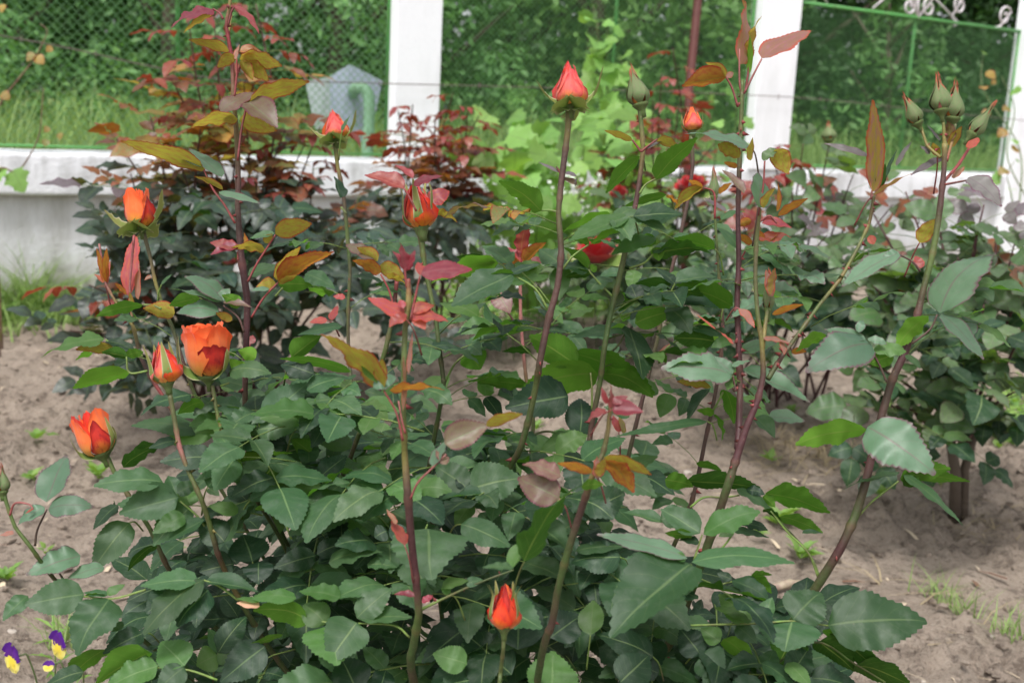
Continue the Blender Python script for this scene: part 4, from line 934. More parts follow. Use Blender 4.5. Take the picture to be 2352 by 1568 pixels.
L(A_, 1.03, [(1580, 1500), (1510, 1380), (1430, 1270), (1370, 1140)], (1380, 1140, 805, 950, 115, 'U', 'y'), (1375, 1128, 1090, 985, 45, 'T', 'p'), (1490, 1190, 1270, 1000, 90, 'T', 'p'), (1498, 1275, 1303, 1185, 42, 'U', 'y'), (1470, 1290, 1750, 1368, 48, 'T', 'p'))
L(A_, 1.25, [(2330, 1440), (2290, 1390)], (2285, 1330, 2245, 1185, 65, 'T', 'd'))
# bud with wine red leaves
L(B_, 1.05, [(530, 1420), (480, 1320), (450, 1270)], (450, 1270, 180, 1178, 95, 'T', 'r'), (510, 1245, 712, 1185, 65, 'T', 'r'), (505, 1200, 385, 1110, 45, 'T', 'r'))
L(B_, 1.10, None, (600, 1380, 752, 1285, 95, 'T', 'q'), (650, 1420, 805, 1497, 75, 'U', 'y'))
L(B_, .97, [(1485, 1425), (1420, 1412), (1370, 1415)], (1370, 1417, 1083, 1215, 140, 'U', 'm'))
L(B_, .97, [(1500, 1165), (1470, 1120)], (1490, 1160, 1350, 1090, 22, 'T', 'v'), (1530, 1160, 1610, 1190, 26, 'T', 'v'), (1615, 1190, 1600, 1255, 24, 'T', 'v'), (1610, 1245, 1485, 1195, 34, 'T', 'b'))
L(B_, 1.02, [(2040, 1020), (2010, 980), (1980, 940)], (1980, 945, 1795, 878, 45, 'U', 'y'))
L(B_, 1.01, [(2040, 1020), (2075, 990), (2150, 935)], (2150, 935, 2290, 990, 70, 'U', 'y'), (2075, 1000, 2200, 935, 16, 'T', 'v'))
L(B_, 1.02, None, (2030, 1050, 1803, 1300, 95, 'U', 'm'))
L(B_, 1.01, [(2030, 1300), (2070, 1240), (2140, 1200)], (2140, 1205, 2420, 925, 140, 'U', 'm'))
L(B_, 1.08, None, (2210, 1310, 1918, 1392, 55, 'U', 'm'), (2210, 1310, 2300, 1400, 40, 'U', 'o'))
L(B_, 1.0, [(1980, 1590), (1900, 1480), (1840, 1445)], (1850, 1450, 1515, 1560, 95, 'U', 'm'))
L(B_, .98, None, (1960, 1450, 1555, 1620, 110, 'T', 'm'), (1960, 1455, 2220, 1560, 70, 'T', 'm'), (1960, 1500, 1700, 1640, 60, 'U', 'm'))
# upper right leaves
L(C_, .99, [(452, 620), (440, 540), (440, 330)], (442, 430, 455, 0, 135, 'T', 'k'))
L(C_, 1.0, [(480, 620), (500, 480), (510, 380)], (510, 385, 592, 108, 85, 'U', 'y'), (500, 500, 510, 240, 40, 'U', 'm'))
L(C_, .97, [(470, 630), (530, 510), (590, 395)], (590, 392, 920, 208, 125, 'T', 'k'))
L(C_, .97, [(430, 720), (390, 590), (350, 520)], (350, 520, 52, 582, 130, 'U', 'o'), (345, 520, 210, 420, 60, 'U', 'y'), (350, 520, 400, 490, 40, 'T', 'k'))
L(C_, .96, None, (510, 985, 68, 902, 100, 'T', 'p'), (440, 1060, 295, 970, 80, 'U', 'y'), (515, 1080, 530, 925, 45, 'U', 'y'), (420, 1130, 335, 1090, 40, 'U', 'o'))
L(C_, .95, [(565, 1450), (600, 1250), (610, 1080)], (680, 1005, 772, 1172, 135, 'U', 'y'), (600, 1080, 690, 1000, 50, 'T', 'g'))
L(C_, .94, None, (565, 1390, 568, 1160, 135, 'T', 'p'), (470, 1300, 320, 1140, 55, 'T', 'b'), (600, 1400, 680, 1260, 50, 'U', 'y'))
L(C_, 1.0, [(1325, 1340), (1330, 1280)], (1335, 1290, 1335, 670, 118, 'U', 'k'), (1315, 1050, 1010, 965, 34, 'T', 'v'), (1330, 1280, 1310, 1040, 40, 'T', 'k'), (1390, 1270, 1420, 1100, 60, 'U', 'm'), (1400, 1250, 1500, 1000, 30, 'T', 'm'))
L(C_, .99, None, (1340, 1310, 1620, 1160, 40, 'U', 'k'), (1828, 1048, 1590, 1180, 38, 'T', 'v'), (1495, 1115, 1600, 950, 30, 'T', 'v'))
L(C_, .95, [(1820, 1240), (1900, 1225), (1980, 1210)], (1980, 1190, 2202, 1390, 125, 'T', 'v'))
L(C_, .98, None, (1770, 1050, 1740, 960, 55, 'U', 'y'), (1720, 1035, 1635, 975, 40, 'T', 'v'), (1845, 960, 1840, 815, 60, 'U', 'b'), (1860, 990, 1935, 850, 65, 'U', 'y'), (1985, 1000, 2042, 925, 60, 'T', 'q'), (1790, 950, 1700, 840, 16, 'T', 'v'), (1880, 1200, 1950, 1120, 40, 'T', 'k'))
L(C_, 1.1, [(275, 1470), (270, 1300), (200, 1260)], (190, 1265, 95, 1210, 45, 'U', 'o'), (190, 1260, 0, 1410, 75, 'U', 'y'), (300, 1300, 390, 1230, 40, 'U', 'o'), (350, 1420, 200, 1330, 30, 'T', 'v'))
L(C_, 1.1, [(560, 1500), (640, 1450), (690, 1500)], (590, 1500, 790, 1530, 60, 'T', 'q'), (700, 1450, 900, 1335, 45, 'U', 'o'), (520, 1480, 420, 1520, 60, 'U', 'o'), (690, 1420, 700, 1230, 30, 'U', 'o'))
# left middle
L(D_, 1.02, [(1600, 240), (1595, 180)], (1600, 160, 1412, 120, 60, 'T', 'r'), (1600, 150, 1415, 200, 60, 'T', 'r'), (1640, 140, 1640, 50, 30, 'U', 'o'))
L(D_, 1.02, [(1665, 380), (1720, 270), (1780, 175), (1850, 65)], (1780, 165, 1548, 162, 85, 'U', 'y'), (1850, 60, 2095, -10, 130, 'U', 'y'), (1845, 55, 1680, 90, 45, 'T', 'm'), (1780, 120, 1830, 60, 60, 'U', 'y'))
L(D_, 1.01, [(1690, 620), (1770, 490), (1870, 385)], (1870, 385, 2245, 180, 120, 'U', 'o'), (1860, 370, 2020, 145, 85, 'U', 'y'), (1880, 395, 2000, 335, 45, 'U', 'y'), (1850, 385, 1722, 415, 85, 'U', 'y'), (1810, 430, 1685, 440, 32, 'T', 'p'))
L(D_, 1.12, [(1850, 480), (1900, 420)], (1665, 335, 1895, 275, 75, 'T', 'm'), (1870, 400, 2100, 400, 120, 'U', 'm'), (2050, 330, 2250, 430, 120, 'T', 'm'))
L(D_, 1.02, [(1640, 720), (1600, 620), (1500, 540)], (1500, 510, 1238, 345, 110, 'T', 'p'), (1480, 505, 1545, 425, 80, 'T', 'p'), (1490, 515, 1132, 430, 55, 'T', 'p'), (1470, 590, 1185, 592, 115, 'T', 'p'), (1500, 520, 1692, 553, 45, 'T', 'b'), (1620, 540, 1490, 470, 90, 'U', 'm'), (1560, 640, 1450, 590, 60, 'U', 'y'))
L(D_, 1.08, None, (1340, 490, 1138, 540, 100, 'U', 'm'))
L(D_, 1.12, [(1085, 565), (1030, 540), (960, 535)], (960, 535, 648, 612, 60, 'U', 'm'), (1175, 590, 960, 560, 120, 'U', 'y'))
L(D_, 1.13, None, (1085, 400, 1160, 330, 20, 'T', 'm'), (1020, 345, 970, 370, 25, 'T', 'k'))
L(D_, 1.1, [(960, 880), (830, 850), (710, 770)], (700, 765, 275, 893, 125, 'T', 'm'), (775, 830, 508, 838, 85, 'U', 'y'), (715, 775, 925, 855, 60, 'T', 'm'))
L(D_, 1.08, [(990, 980), (870, 992), (850, 885)], (850, 885, 682, 855, 75, 'U', 'm'), (850, 880, 962, 853, 60, 'U', 'm'), (860, 980, 490, 1098, 125, 'U', 'm'))
L(D_, 1.2, None, (705, 390, 648, 155, 45, 'U', 'o'), (718, 385, 718, 155, 40, 'U', 'o'), (725, 390, 740, 240, 22, 'T', 'q'), (690, 390, 632, 330, 30, 'T', 'q'))
L(D_, 1.2, None, (870, 480, 920, 75, 75, 'T', 'q'), (850, 470, 770, 390, 24, 'U', 'o'), (880, 560, 870, 450, 40, 'U', 'y'), (930, 500, 930, 230, 40, 'T', 'k'))
L(D_, 1.0, [(1480, 1080), (1540, 1060)], (1540, 985, 1825, 1000, 130, 'T', 'm'), (1640, 1000, 1540, 900, 100, 'U', 'm'), (1720, 890, 1600, 840, 100, 'U', 'm'))
L(D_, 1.0, None, (1285, 1140, 945, 1282, 140, 'T', 'm'), (1365, 1190, 1195, 1270, 95, 'U', 'm'))
L(D_, 1.0, [(1660, 1560), (1740, 1400), (1740, 1330)], (1720, 1370, 1500, 1265, 140, 'T', 'm'), (1780, 1308, 2070, 1060, 220, 'T', 'm'), (1720, 1375, 2010, 1370, 165, 'T', 'm'))
L(D_, 1.02, [(1340, 1290), (1450, 1260)], (1450, 1170, 1300, 1280, 90, 'T', 'm'), (1490, 1270, 1640, 1240, 60, 'U', 'm'), (1480, 1300, 1270, 1350, 100, 'T', 'm'), (1350, 1400, 880, 1350, 120, 'T', 'm'), (1440, 1390, 1100, 1460, 150, 'T', 'm'))
L(D_, 1.0, None, (1990, 1370, 2360, 1195, 150, 'T', 'm'), (2110, 1000, 1885, 940, 150, 'T', 'm'), (2360, 985, 1880, 898, 70, 'U', 'm'), (2060, 1110, 2335, 1020, 115, 'T', 'm'))
L(D_, 1.05, None, (1960, 890, 2160, 740, 130, 'U', 'm'), (2300, 680, 2000, 740, 60, 'T', 'm'), (2100, 1140, 2340, 1120, 80, 'U', 'm'))
L(D_, 1.05, None, (2200, 1300, 2360, 1330, 130, 'U', 'm'), (2360, 1500, 2090, 1420, 130, 'T', 'm'), (2090, 1530, 1960, 1440, 120, 'U', 'm'))
L(D_, 1.25, None, (2200, 640, 2080, 655, 45, 'T', 'q'), (2230, 640, 2270, 540, 50, 'T', 'q'), (2320, 490, 2240, 480, 35, 'T', 'q'))
L(D_, 1.0, None, (1600, 1560, 1970, 1530, 60, 'U', 'm'), (1070, 1470, 880, 1568, 70, 'U', 'm'), (1180, 1450, 1000, 1500, 70, 'T', 'm'))
L(D_, 1.2, None, (1680, 800, 1700, 740, 60, 'T', 'r'), (1600, 1230, 1580, 1150, 40, 'T', 'r'), (1800, 1080, 1780, 1000, 30, 'T', 'q'), (1660, 1020, 1720, 930, 36, 'T', 'q'))
# near shoot with coral leaves
L(E_, .78, [(465, 420), (455, 330), (450, 290)], (455, 310, 415, 120, 100, 'T', 'r'), (480, 300, 520, 170, 50, 'T', 'r'), (455, 300, 370, 175, 50, 'T', 'r'))
L(E_, .77, [(490, 640), (530, 450), (555, 340)], (560, 330, 905, 300, 120, 'T', 'r'), (570, 340, 540, 250, 70, 'T', 'q'))
L(E_, .775, None, (460, 630, 205, 490, 95, 'T', 'q'), (490, 610, 745, 650, 100, 'T', 'q'), (450, 600, 350, 685, 90, 'T', 'q'), (520, 600, 590, 700, 90, 'T', 'q'), (500, 590, 650, 540, 80, 'T', 'q'), (440, 560, 420, 500, 50, 'T', 'q'))
L(E_, .76, [(440, 1450), (395, 1260), (310, 1110)], (310, 1100, -120, 735, 180, 'U', 'y'), (290, 1050, 300, 900, 90, 'U', 'y'), (270, 1060, 160, 870, 120, 'T', 'm'), (350, 1110, 722, 1110, 85, 'U', 'o'), (240, 1090, 400, 1020, 90, 'T', 'p'))
L(E_, .76, [(455, 1400), (430, 1300), (410, 1180)], (440, 1250, 440, 700, 40, 'T', 'k'), (480, 1000, 505, 720, 30, 'T', 'k'))
L(H_, .77, [(490, 330), (540, 220), (640, 120), (730, 30)], (720, -40, 1020, -170, 190, 'T', 'b'), (1000, -160, 1245, -240, 75, 'U', 'y'), (640, 110, 740, -70, 70, 'T', 'p'), (730, 100, 660, 0, 80, 'T', 'b'))
L(H_, .79, None, (450, 640, 360, 480, 60, 'T', 'q'), (390, 500, 330, 400, 36, 'T', 'k'), (520, 985, 380, 970, 40, 'T', 'r'), (570, 1030, 640, 980, 34, 'T', 'r'))
# leaves round the centre
L(E_, 1.05, [(400, 640), (350, 450), (290, 330)], (290, 320, 100, 240, 95, 'U', 'o'), (285, 270, 455, 360, 110, 'U', 'y'), (250, 230, 55, 135, 75, 'T', 'b'), (270, 240, 130, 150, 90, 'U', 'y'), (330, 340, 460, 400, 60, 'U', 'y'))
L(E_, 1.0, None, (1080, 255, 630, 395, 150, 'U', 'm'), (1060, 250, 800, 215, 60, 'U', 'm'))
L(E_, .93, [(1410, 560), (1330, 430), (1200, 345)], (1180, 330, 765, 545, 195, 'T', 'm'), (1160, 330, 1365, 260, 50, 'T', 'm'), (1190, 330, 1000, 350, 60, 'U', 'm'), (1395, 560, 1320, 440, 34, 'T', 'p'))
L(E_, .99, [(1510, 300), (1580, 210), (1690, 130)], (1690, 130, 1560, 80, 50, 'U', 'm'))
L(E_, 1.02, [(1850, 480), (1760, 390), (1690, 310)], (1690, 310, 1356, 290, 115, 'T', 'm'), (1700, 300, 1745, 280, 60, 'U', 'm'), (1700, 330, 1530, 350, 60, 'U', 'm'), (1680, 290, 1520, 150, 70, 'U', 'm'))
L(E_, 1.0, [(1960, 290), (2060, 255), (2120, 195)], (2140, 82, 1842, 200, 85, 'T', 'm'), (2140, 90, 1990, 150, 90, 'U', 'm'), (2120, 190, 2310, 100, 60, 'T', 'm'), (2150, 190, 2510, 190, 150, 'U', 'm'), (2140, 150, 2160, 240, 90, 'U', 'm'))
L(E_, 1.23, None, (1240, 185, 1275, -15, 85, 'U', 'r'), (1250, 250, 1402, 118, 80, 'U', 'o'), (1210, 230, 1098, 152, 50, 'T', 'r'), (1300, 250, 1385, 230, 60, 'T', 'r'), (1230, 250, 1068, 242, 45, 'U', 'o'), (1240, 290, 1300, 330, 50, 'U', 'o'), (1225, 250, 1200, 160, 50, 'T', 'q'))
L(E_, 1.2, [(1225, 700), (1180, 640), (1140, 580)], (1070, 450, 1160, 590, 140, 'T', 'b'), (1100, 450, 1110, 400, 30, 'T', 'y'))
L(E_, 1.1, [(720, 1060), (790, 930), (890, 850)], (895, 850, 1148, 755, 120, 'T', 'm'), (880, 850, 960, 970, 190, 'U', 'm'), (940, 718, 1322, 658, 60, 'U', 'm'), (1150, 660, 1320, 650, 30, 'T', 'm'))
L(E_, 1.12, None, (1280, 1080, 1008, 1065, 70, 'U', 'm'), (1300, 850, 1105, 850, 50, 'U', 'm'))
L(E_, 1.04, [(1710, 1240), (1710, 1100), (1700, 990)], (1610, 940, 1290, 740, 215, 'U', 'm'), (1750, 1000, 1250, 1090, 230, 'U', 'm'), (1560, 860, 2130, 1140, 190, 'U', 'm'), (1770, 1000, 2120, 1160, 130, 'U', 'm'))
L(E_, 1.06, [(1270, 1430), (1400, 1385), (1560, 1420), (1700, 1490)], (1550, 1150, 1125, 1230, 280, 'T', 'd'), (1625, 1420, 1630, 1165, 215, 'T', 'd'), (1620, 1430, 1360, 1530, 140, 'T', 'm'))
L(E_, 1.05, [(1830, 860), (1890, 800), (1955, 690)], (1960, 690, 2050, 1035, 160, 'T', 'd'), (1950, 700, 1570, 755, 80, 'T', 'm'), (1940, 690, 1830, 700, 60, 'U', 'm'), (1970, 640, 2150, 450, 45, 'T', 'm'), (2000, 660, 2250, 580, 150, 'U', 'm'))
L(E_, 1.08, [(2215, 520), (2240, 450), (2270, 390)], (2240, 395, 1888, 583, 125, 'U', 'm'), (2270, 400, 2140, 288, 60, 'T', 'm'), (2265, 385, 2530, 395, 110, 'T', 'm'), (2280, 405, 2640, 560, 165, 'U', 'm'))
L(E_, 1.15, [(2160, 930), (2190, 850), (2352, 720)], (2352, 700, 2560, 760, 150, 'U', 'm'), (2340, 690, 2260, 780, 60, 'T', 'm'), (2165, 900, 2230, 800, 50, 'T', 'k'))
# near red shoot right of centre
L(E_, .75, None, (1845, 1240, 2055, 1255, 105, 'T', 'r'), (1830, 1230, 1830, 1070, 50, 'T', 'r'), (1800, 1240, 1685, 1320, 70, 'T', 'r'), (1800, 1200, 1775, 1090, 40, 'T', 'r'), (1850, 1200, 1950, 1150, 60, 'T', 'r'))
L(E_, 1.2, None, (1890, 1390, 1850, 1280, 60, 'T', 'q'), (1920, 1400, 1890, 1270, 40, 'T', 'y'))
L(H_, .75, None, (1710, 155, 1478, 90, 65, 'U', 'o'), (1790, 50, 2110, 170, 85, 'U', 'y'), (1800, 70, 1990, 290, 110, 'U', 'o'), (1740, 190, 1740, 40, 85, 'T', 'k'), (1760, 180, 1800, 60, 60, 'U', 'y'))
# right middle
L(F_, 1.0, None, (275, 160, 0, 90, 105, 'U', 'm'), (0, 90, 100, 60, 40, 'T', 'm'))
L(F_, 1.05, [(310, 640), (330, 560)], (395, 545, 10, 400, 150, 'U', 'm'), (10, 380, 285, 350, 95, 'T', 'm'))
L(F_, 1.04, [(20, 780), (90, 700), (180, 660)], (270, 780, 0, 760, 150, 'U', 'm'), (100, 680, 380, 760, 60, 'T', 'm'), (160, 650, 340, 660, 60, 'U', 'm'))
L(F_, .95, [(415, 1120), (405, 1060), (395, 1010)], (390, 1010, -90, 965, 165, 'T', 'p'), (395, 1000, 255, 880, 90, 'T', 'p'), (390, 950, 520, 912, 40, 'T', 'p'), (250, 1090, 20, 1050, 45, 'U', 'y'))
L(F_, 1.02, None, (460, 970, 915, 1192, 105, 'T', 'p'), (450, 850, 690, 790, 90, 'T', 'p'))
L(F_, 1.1, [(260, 1250), (300, 1180), (330, 1120)], (235, 1100, 88, 1320, 70, 'T', 'm'), (335, 1105, 400, 1335, 90, 'U', 'm'), (270, 1270, 150, 1245, 60, 'U', 'm'), (280, 1270, 320, 1450, 60, 'U', 'm'))
L(F_, .96, None, (225, 1318, -390, 1420, 65, 'T', 'm'), (-300, 1290, -470, 1220, 90, 'T', 'm'))
L(F_, .96, [(1655, 310), (1600, 245), (1515, 200)], (1500, 190, 1130, 415, 125, 'T', 'p'), (1510, 185, 1390, 245, 80, 'T', 'p'), (1660, 290, 1620, 210, 60, 'T', 'q'))
L(F_, .95, [(1600, 795), (1720, 700), (1770, 600)], (1785, 590, 2142, 200, 250, 'T', 'p'), (1795, 600, 2080, 905, 105, 'T', 'p'), (1710, 610, 1495, 830, 90, 'U', 'm'))
L(F_, .94, [(1430, 1055), (1385, 950), (1340, 860)], (1325, 800, 885, 990, 270, 'T', 'p'), (1020, 735, 820, 850, 75, 'U', 'm'), (1290, 770, 1010, 700, 70, 'T', 'p'), (1240, 720, 1270, 640, 60, 'T', 'p'), (1480, 870, 1310, 930, 125, 'U', 'm'), (1340, 850, 1560, 850, 70, 'T', 'm'), (1560, 870, 1655, 962, 45, 'T', 'm'), (1300, 765, 1430, 800, 40, 'T', 'p'))
L(F_, .96, None, (440, 560, 540, 690, 55, 'T', 'k'), (600, 760, 790, 800, 40, 'T', 'k'), (720, 780, 740, 870, 40, 'T', 'k'), (660, 600, 870, 535, 45, 'U', 'o'), (790, 850, 890, 850, 45, 'U', 'o'), (640, 480, 620, 300, 60, 'T', 'k'), (650, 470, 680, 290, 50, 'U', 'k'), (400, 800, 280, 700, 24, 'T', 'q'), (280, 700, 150, 600, 14, 'T', 'q'))
L(F_, 1.1, None, (560, 90, 790, 90, 50, 'T', 'q'), (600, 110, 560, 30, 50, 'U', 'o'), (640, 160, 700, 60, 36, 'U', 'y'), (520, 130, 430, 60, 50, 'U', 'o'), (1300, 110, 1360, 90, 60, 'T', 'q'), (430, 160, 290, 20, 60, 'T', 'm'))
L(F_, .93, [(1320, 1560), (1370, 1480), (1330, 1380)], (1295, 1375, 815, 1475, 115, 'U', 'm'), (1300, 1355, 1755, 1680, 340, 'T', 'p'), (1300, 1355, 1420, 1360, 30, 'U', 'm'))
L(F_, 1.0, None, (1650, 120, 1760, -40, 100, 'U', 'y'))
L(I_, .97, [(1245, 440), (1340, 340), (1510, 210)], (1530, 170, 1990, 215, 80, 'U', 'm'), (1520, 200, 1860, 130, 120, 'U', 'm'), (1540, 165, 1940, 510, 75, 'T', 'm'), (1515, 150, 1135, 270, 60, 'T', 'm'), (1540, 200, 1680, 250, 100, 'U', 'm'))
L(I_, 1.0, [(110, 385), (200, 320), (330, 320), (440, 305)], (80, 210, 582, 255, 120, 'U', 'm'), (615, 290, 1050, 425, 155, 'U', 'm'), (420, 260, 715, 470, 75, 'T', 'm'), (600, 310, 680, 385, 90, 'U', 'm'), (150, 90, 320, 140, 50, 'U', 'm'), (-60, 200, 130, 250, 130, 'U', 'm'), (480, 270, 610, 300, 50, 'T', 'm'))
L(I_, .98, [(970, 860), (900, 690), (760, 550), (650, 410)], (710, 450, 1000, 560, 75, 'U', 'm'), (860, 560, 1000, 560, 30, 'T', 'm'), (600, 400, 720, 480, 60, 'U', 'm'))
L(I_, .88, [(135, 740), (190, 570)], (175, 560, -90, 400, 175, 'T', 'm'), (200, 570, 580, 415, 120, 'T', 'm'), (120, 590, -60, 560, 70, 'U', 'm'), (170, 620, 30, 610, 70, 'T', 'd'))
L(I_, 1.02, [(270, 710), (340, 640), (400, 560)], (400, 545, 640, 590, 50, 'T', 'm'), (400, 560, 300, 580, 50, 'T', 'm'), (440, 490, 630, 540, 50, 'T', 'm'))
L(I_, .82, [(20, 940), (70, 830), (120, 770)], (120, 755, 815, 765, 140, 'T', 'm'), (110, 770, -430, 1265, 400, 'T', 'm'), (90, 730, -520, 570, 95, 'T', 'p'), (80, 740, -40, 710, 60, 'T', 'm'))
L(I_, .92, [(60, 1180), (560, 1165), (800, 1150), (1035, 1180)], (1035, 1178, 1700, 1155, 400, 'T', 'm'), (800, 1140, 990, 960, 300, 'T', 'm'), (795, 1150, 745, 1355, 400, 'T', 'm'), (520, 1145, 300, 970, 190, 'T', 'm'), (520, 1150, 270, 1060, 80, 'T', 'm'), (600, 1150, 660, 990, 110, 'T', 'm'))
L(I_, .95, [(560, 1540), (930, 1290), (1220, 1440), (1420, 1560)], (820, 1250, 700, 1450, 260, 'U', 'd'), (970, 1290, 1215, 1490, 185, 'U', 'd'), (1215, 1450, 1600, 1590, 150, 'U', 'm'), (1050, 1230, 1500, 1620, 110, 'U', 'd'), (1000, 1210, 1355, 1385, 80, 'U', 'm'), (960, 1190, 900, 1250, 90, 'T', 'd'))
L(I_, .95, [(250, 930), (330, 900), (390, 885)], (390, 880, 640, 1020, 95, 'T', 'm'), (500, 855, 655, 965, 90, 'U', 'm'), (390, 870, 290, 830, 60, 'T', 'd'), (520, 840, 660, 840, 40, 'U', 'm'))
L(I_, .93, None, (180, 1380, 340, 1520, 240, 'T', 'm'), (180, 1380, 40, 1200, 200, 'T', 'd'), (310, 1290, 180, 1200, 130, 'T', 'm'), (330, 1270, 540, 1440, 130, 'U', 'm'), (420, 1180, 560, 1300, 120, 'T', 'm'))
L(I_, .92, None, (380, 1480, 540, 1430, 100, 'T', 'd'), (620, 1590, 940, 1560, 100, 'T', 'm'), (760, 1430, 920, 1600, 110, 'T', 'm'), (400, 1560, 500, 1500, 90, 'T', 'd'))
# left bottom
L(G_, .93, [(235, 645), (250, 540), (315, 400)], (312, 350, 445, 38, 190, 'T', 'p'), (325, 400, 632, 385, 150, 'T', 'p'), (300, 385, 120, 505, 105, 'T', 'p'))
L(G_, .92, [(65, 440), (100, 360), (190, 365), (225, 400)], (225, 395, 170, 430, 14, 'T', 'q'), (95, 560, 0, 575, 28, 'T', 'k'))
L(G_, .95, [(425, 870), (400, 830)], (540, 710, 175, 840, 165, 'T', 'p'), (700, 790, 455, 865, 95, 'T', 'p'))
L(G_, .90, [(980, 940), (760, 1000), (560, 985)], (565, 970, 165, 1040, 235, 'T', 'm'), (185, 980, 20, 1150, 130, 'T', 'm'), (735, 1000, 520, 1385, 310, 'T', 'm'), (720, 975, 840, 905, 60, 'T', 'm'), (570, 985, 715, 975, 30, 'U', 'm'), (720, 980, 560, 960, 50, 'T', 'm'))
L(G_, .96, [(1405, 560), (1330, 450), (1210, 345)], (1095, 220, 628, 245, 130, 'T', 'm'), (1200, 320, 800, 430, 245, 'T', 'm'), (1185, 300, 1130, 175, 110, 'T', 'm'), (1190, 290, 1340, 220, 100, 'T', 'm'))
L(G_, 1.0, None, (1395, 250, 1565, 90, 175, 'T', 'm'), (1400, 260, 1475, 310, 60, 'T', 'm'), (830, 120, 1010, 0, 85, 'U', 'm'))
L(G_, .98, None, (870, 490, 620, 810, 215, 'T', 'm'), (790, 370, 628, 535, 85, 'T', 'd'), (770, 430, 760, 340, 40, 'T', 'd'), (1050, 640, 860, 815, 65, 'U', 'm'), (1130, 565, 1030, 640, 60, 'U', 'm'))
L(G_, .88, [(1600, 1010), (1480, 920), (1370, 875)], (1330, 880, 945, 915, 135, 'T', 'm'), (1370, 875, 965, 1245, 165, 'T', 'm'), (1380, 885, 1735, 955, 100, 'T', 'm'), (1150, 950, 985, 1100, 165, 'T', 'd'), (1400, 940, 1190, 1190, 240, 'T', 'd'))
L(G_, .9, None, (960, 1230, 690, 1370, 150, 'T', 'd'), (700, 1340, 430, 1570, 130, 'U', 'm'), (830, 1160, 750, 1220, 60, 'T', 'm'))
L(G_, .87, [(1460, 1545), (1270, 1480), (1060, 1462)], (1010, 1360, 640, 1580, 160, 'U', 'm'), (1060, 1450, 700, 1600, 180, 'T', 'm'), (1240, 1450, 1080, 1290, 240, 'T', 'm'), (1240, 1460, 1060, 1620, 170, 'T', 'm'), (560, 1490, 300, 1590, 120, 'T', 'd'))
L(G_, .86, [(2350, 1230), (2200, 1160), (2080, 1155)], (2070, 1150, 1700, 1080, 165, 'U', 'm'), (1745, 1050, 1590, 1030, 62, 'T', 't'), (1745, 1020, 1590, 1000, 36, 'T', 'm'), (2195, 1185, 2265, 1450, 370, 'T', 'm'), (2190, 1170, 2040, 1040, 190, 'T', 'm'), (1990, 1000, 1680, 1000, 95, 'T', 'm'), (2290, 990, 2010, 950, 110, 'T', 'm'))
L(G_, .92, None, (1465, 1365, 1655, 1120, 175, 'T', 'd'), (1460, 1365, 1400, 1200, 90, 'T', 'm'), (1460, 1370, 1580, 1390, 130, 'T', 'm'), (1460, 1380, 1320, 1450, 180, 'T', 'm'), (1780, 1320, 1480, 1560, 245, 'T', 'm'), (1900, 1240, 1600, 1360, 40, 'U', 'm'))
L(G_, .97, None, (1695, 750, 1630, 570, 270, 'T', 'd'), (1570, 765, 1340, 820, 180, 'T', 'd'), (1740, 755, 1735, 905, 195, 'T', 'd'), (2120, 710, 1840, 795, 160, 'T', 'd'), (2130, 700, 2360, 610, 130, 'T', 'd'), (2140, 765, 2400, 700, 100, 'T', 'd'))
L(G_, .95, None, (1680, 340, 1915, 255, 85, 'T', 'm'), (1710, 400, 1985, 385, 40, 'U', 'm'), (1500, 620, 1715, 370, 110, 'T', 'm'), (1510, 620, 1345, 480, 200, 'T', 'd'), (1600, 425, 1405, 375, 95, 'T', 'm'), (1370, 470, 1130, 610, 90, 'T', 'm'), (1240, 440, 1025, 560, 130, 'T', 'm'))
L(G_, .95, [(1960, 600), (1920, 500), (1890, 420)], (2352, 330, 1940, 575, 260, 'T', 'm'))
L(G_, 1.0, None, (2150, 185, 2330, 40, 150, 'T', 'd'), (2190, 265, 1855, 140, 125, 'T', 'd'), (1450, 90, 1965, 22, 50, 'U', 'm'), (1640, 140, 1440, 30, 60, 'U', 'm'), (1880, 60, 1730, 240, 200, 'U', 'd'))
# bottom centre
L(H_, .95, [(800, 400), (850, 340), (885, 262)], (875, 262, 660, 110, 200, 'T', 'm'), (890, 265, 1245, 190, 290, 'T', 'm'), (780, 390, 540, 350, 190, 'T', 'd'), (880, 260, 800, 180, 110, 'T', 'd'))
L(H_, .80, None, (1490, 330, 1210, 190, 215, 'T', 'b'), (1500, 180, 1240, 100, 140, 'T', 'b'))
L(H_, .735, None, (1255, 750, 1650, 235, 215, 'U', 'm'), (1180, 790, 1310, 590, 95, 'T', 'm'), (1180, 790, 975, 790, 50, 'T', 'm'), (1640, 250, 1790, 235, 60, 'U', 'm'))
L(H_, .86, [(590, 540), (605, 500)], (605, 530, 635, 875, 480, 'T', 'm'))
L(H_, .90, None, (830, 500, 1160, 650, 180, 'T', 'm'), (330, 545, 250, 590, 120, 'T', 'd'), (440, 600, 360, 500, 120, 'T', 'd'), (-60, 760, 300, 690, 140, 'T', 'm'), (200, 770, 400, 790, 80, 'T', 'm'))
L(H_, .86, [(485, 1260), (380, 1180), (140, 1165)], (130, 1130, 370, 930, 185, 'T', 'm'), (140, 1130, 503, 1125, 115, 'T', 'm'), (130, 1160, -60, 1430, 300, 'T', 'm'))
L(H_, .84, None, (760, 960, 695, 930, 60, 'T', 'm'), (700, 920, 880, 880, 70, 'T', 'm'), (860, 900, 975, 870, 70, 'T', 'm'))
L(H_, .92, None, (1900, 720, 1570, 760, 240, 'T', 'd'), (1600, 680, 1920, 650, 80, 'T', 'm'), (2180, 490, 1920, 420, 70, 'T', 'm'), (1640, 440, 1930, 290, 230, 'T', 'd'), (2170, 470, 2400, 430, 160, 'T', 'm'))
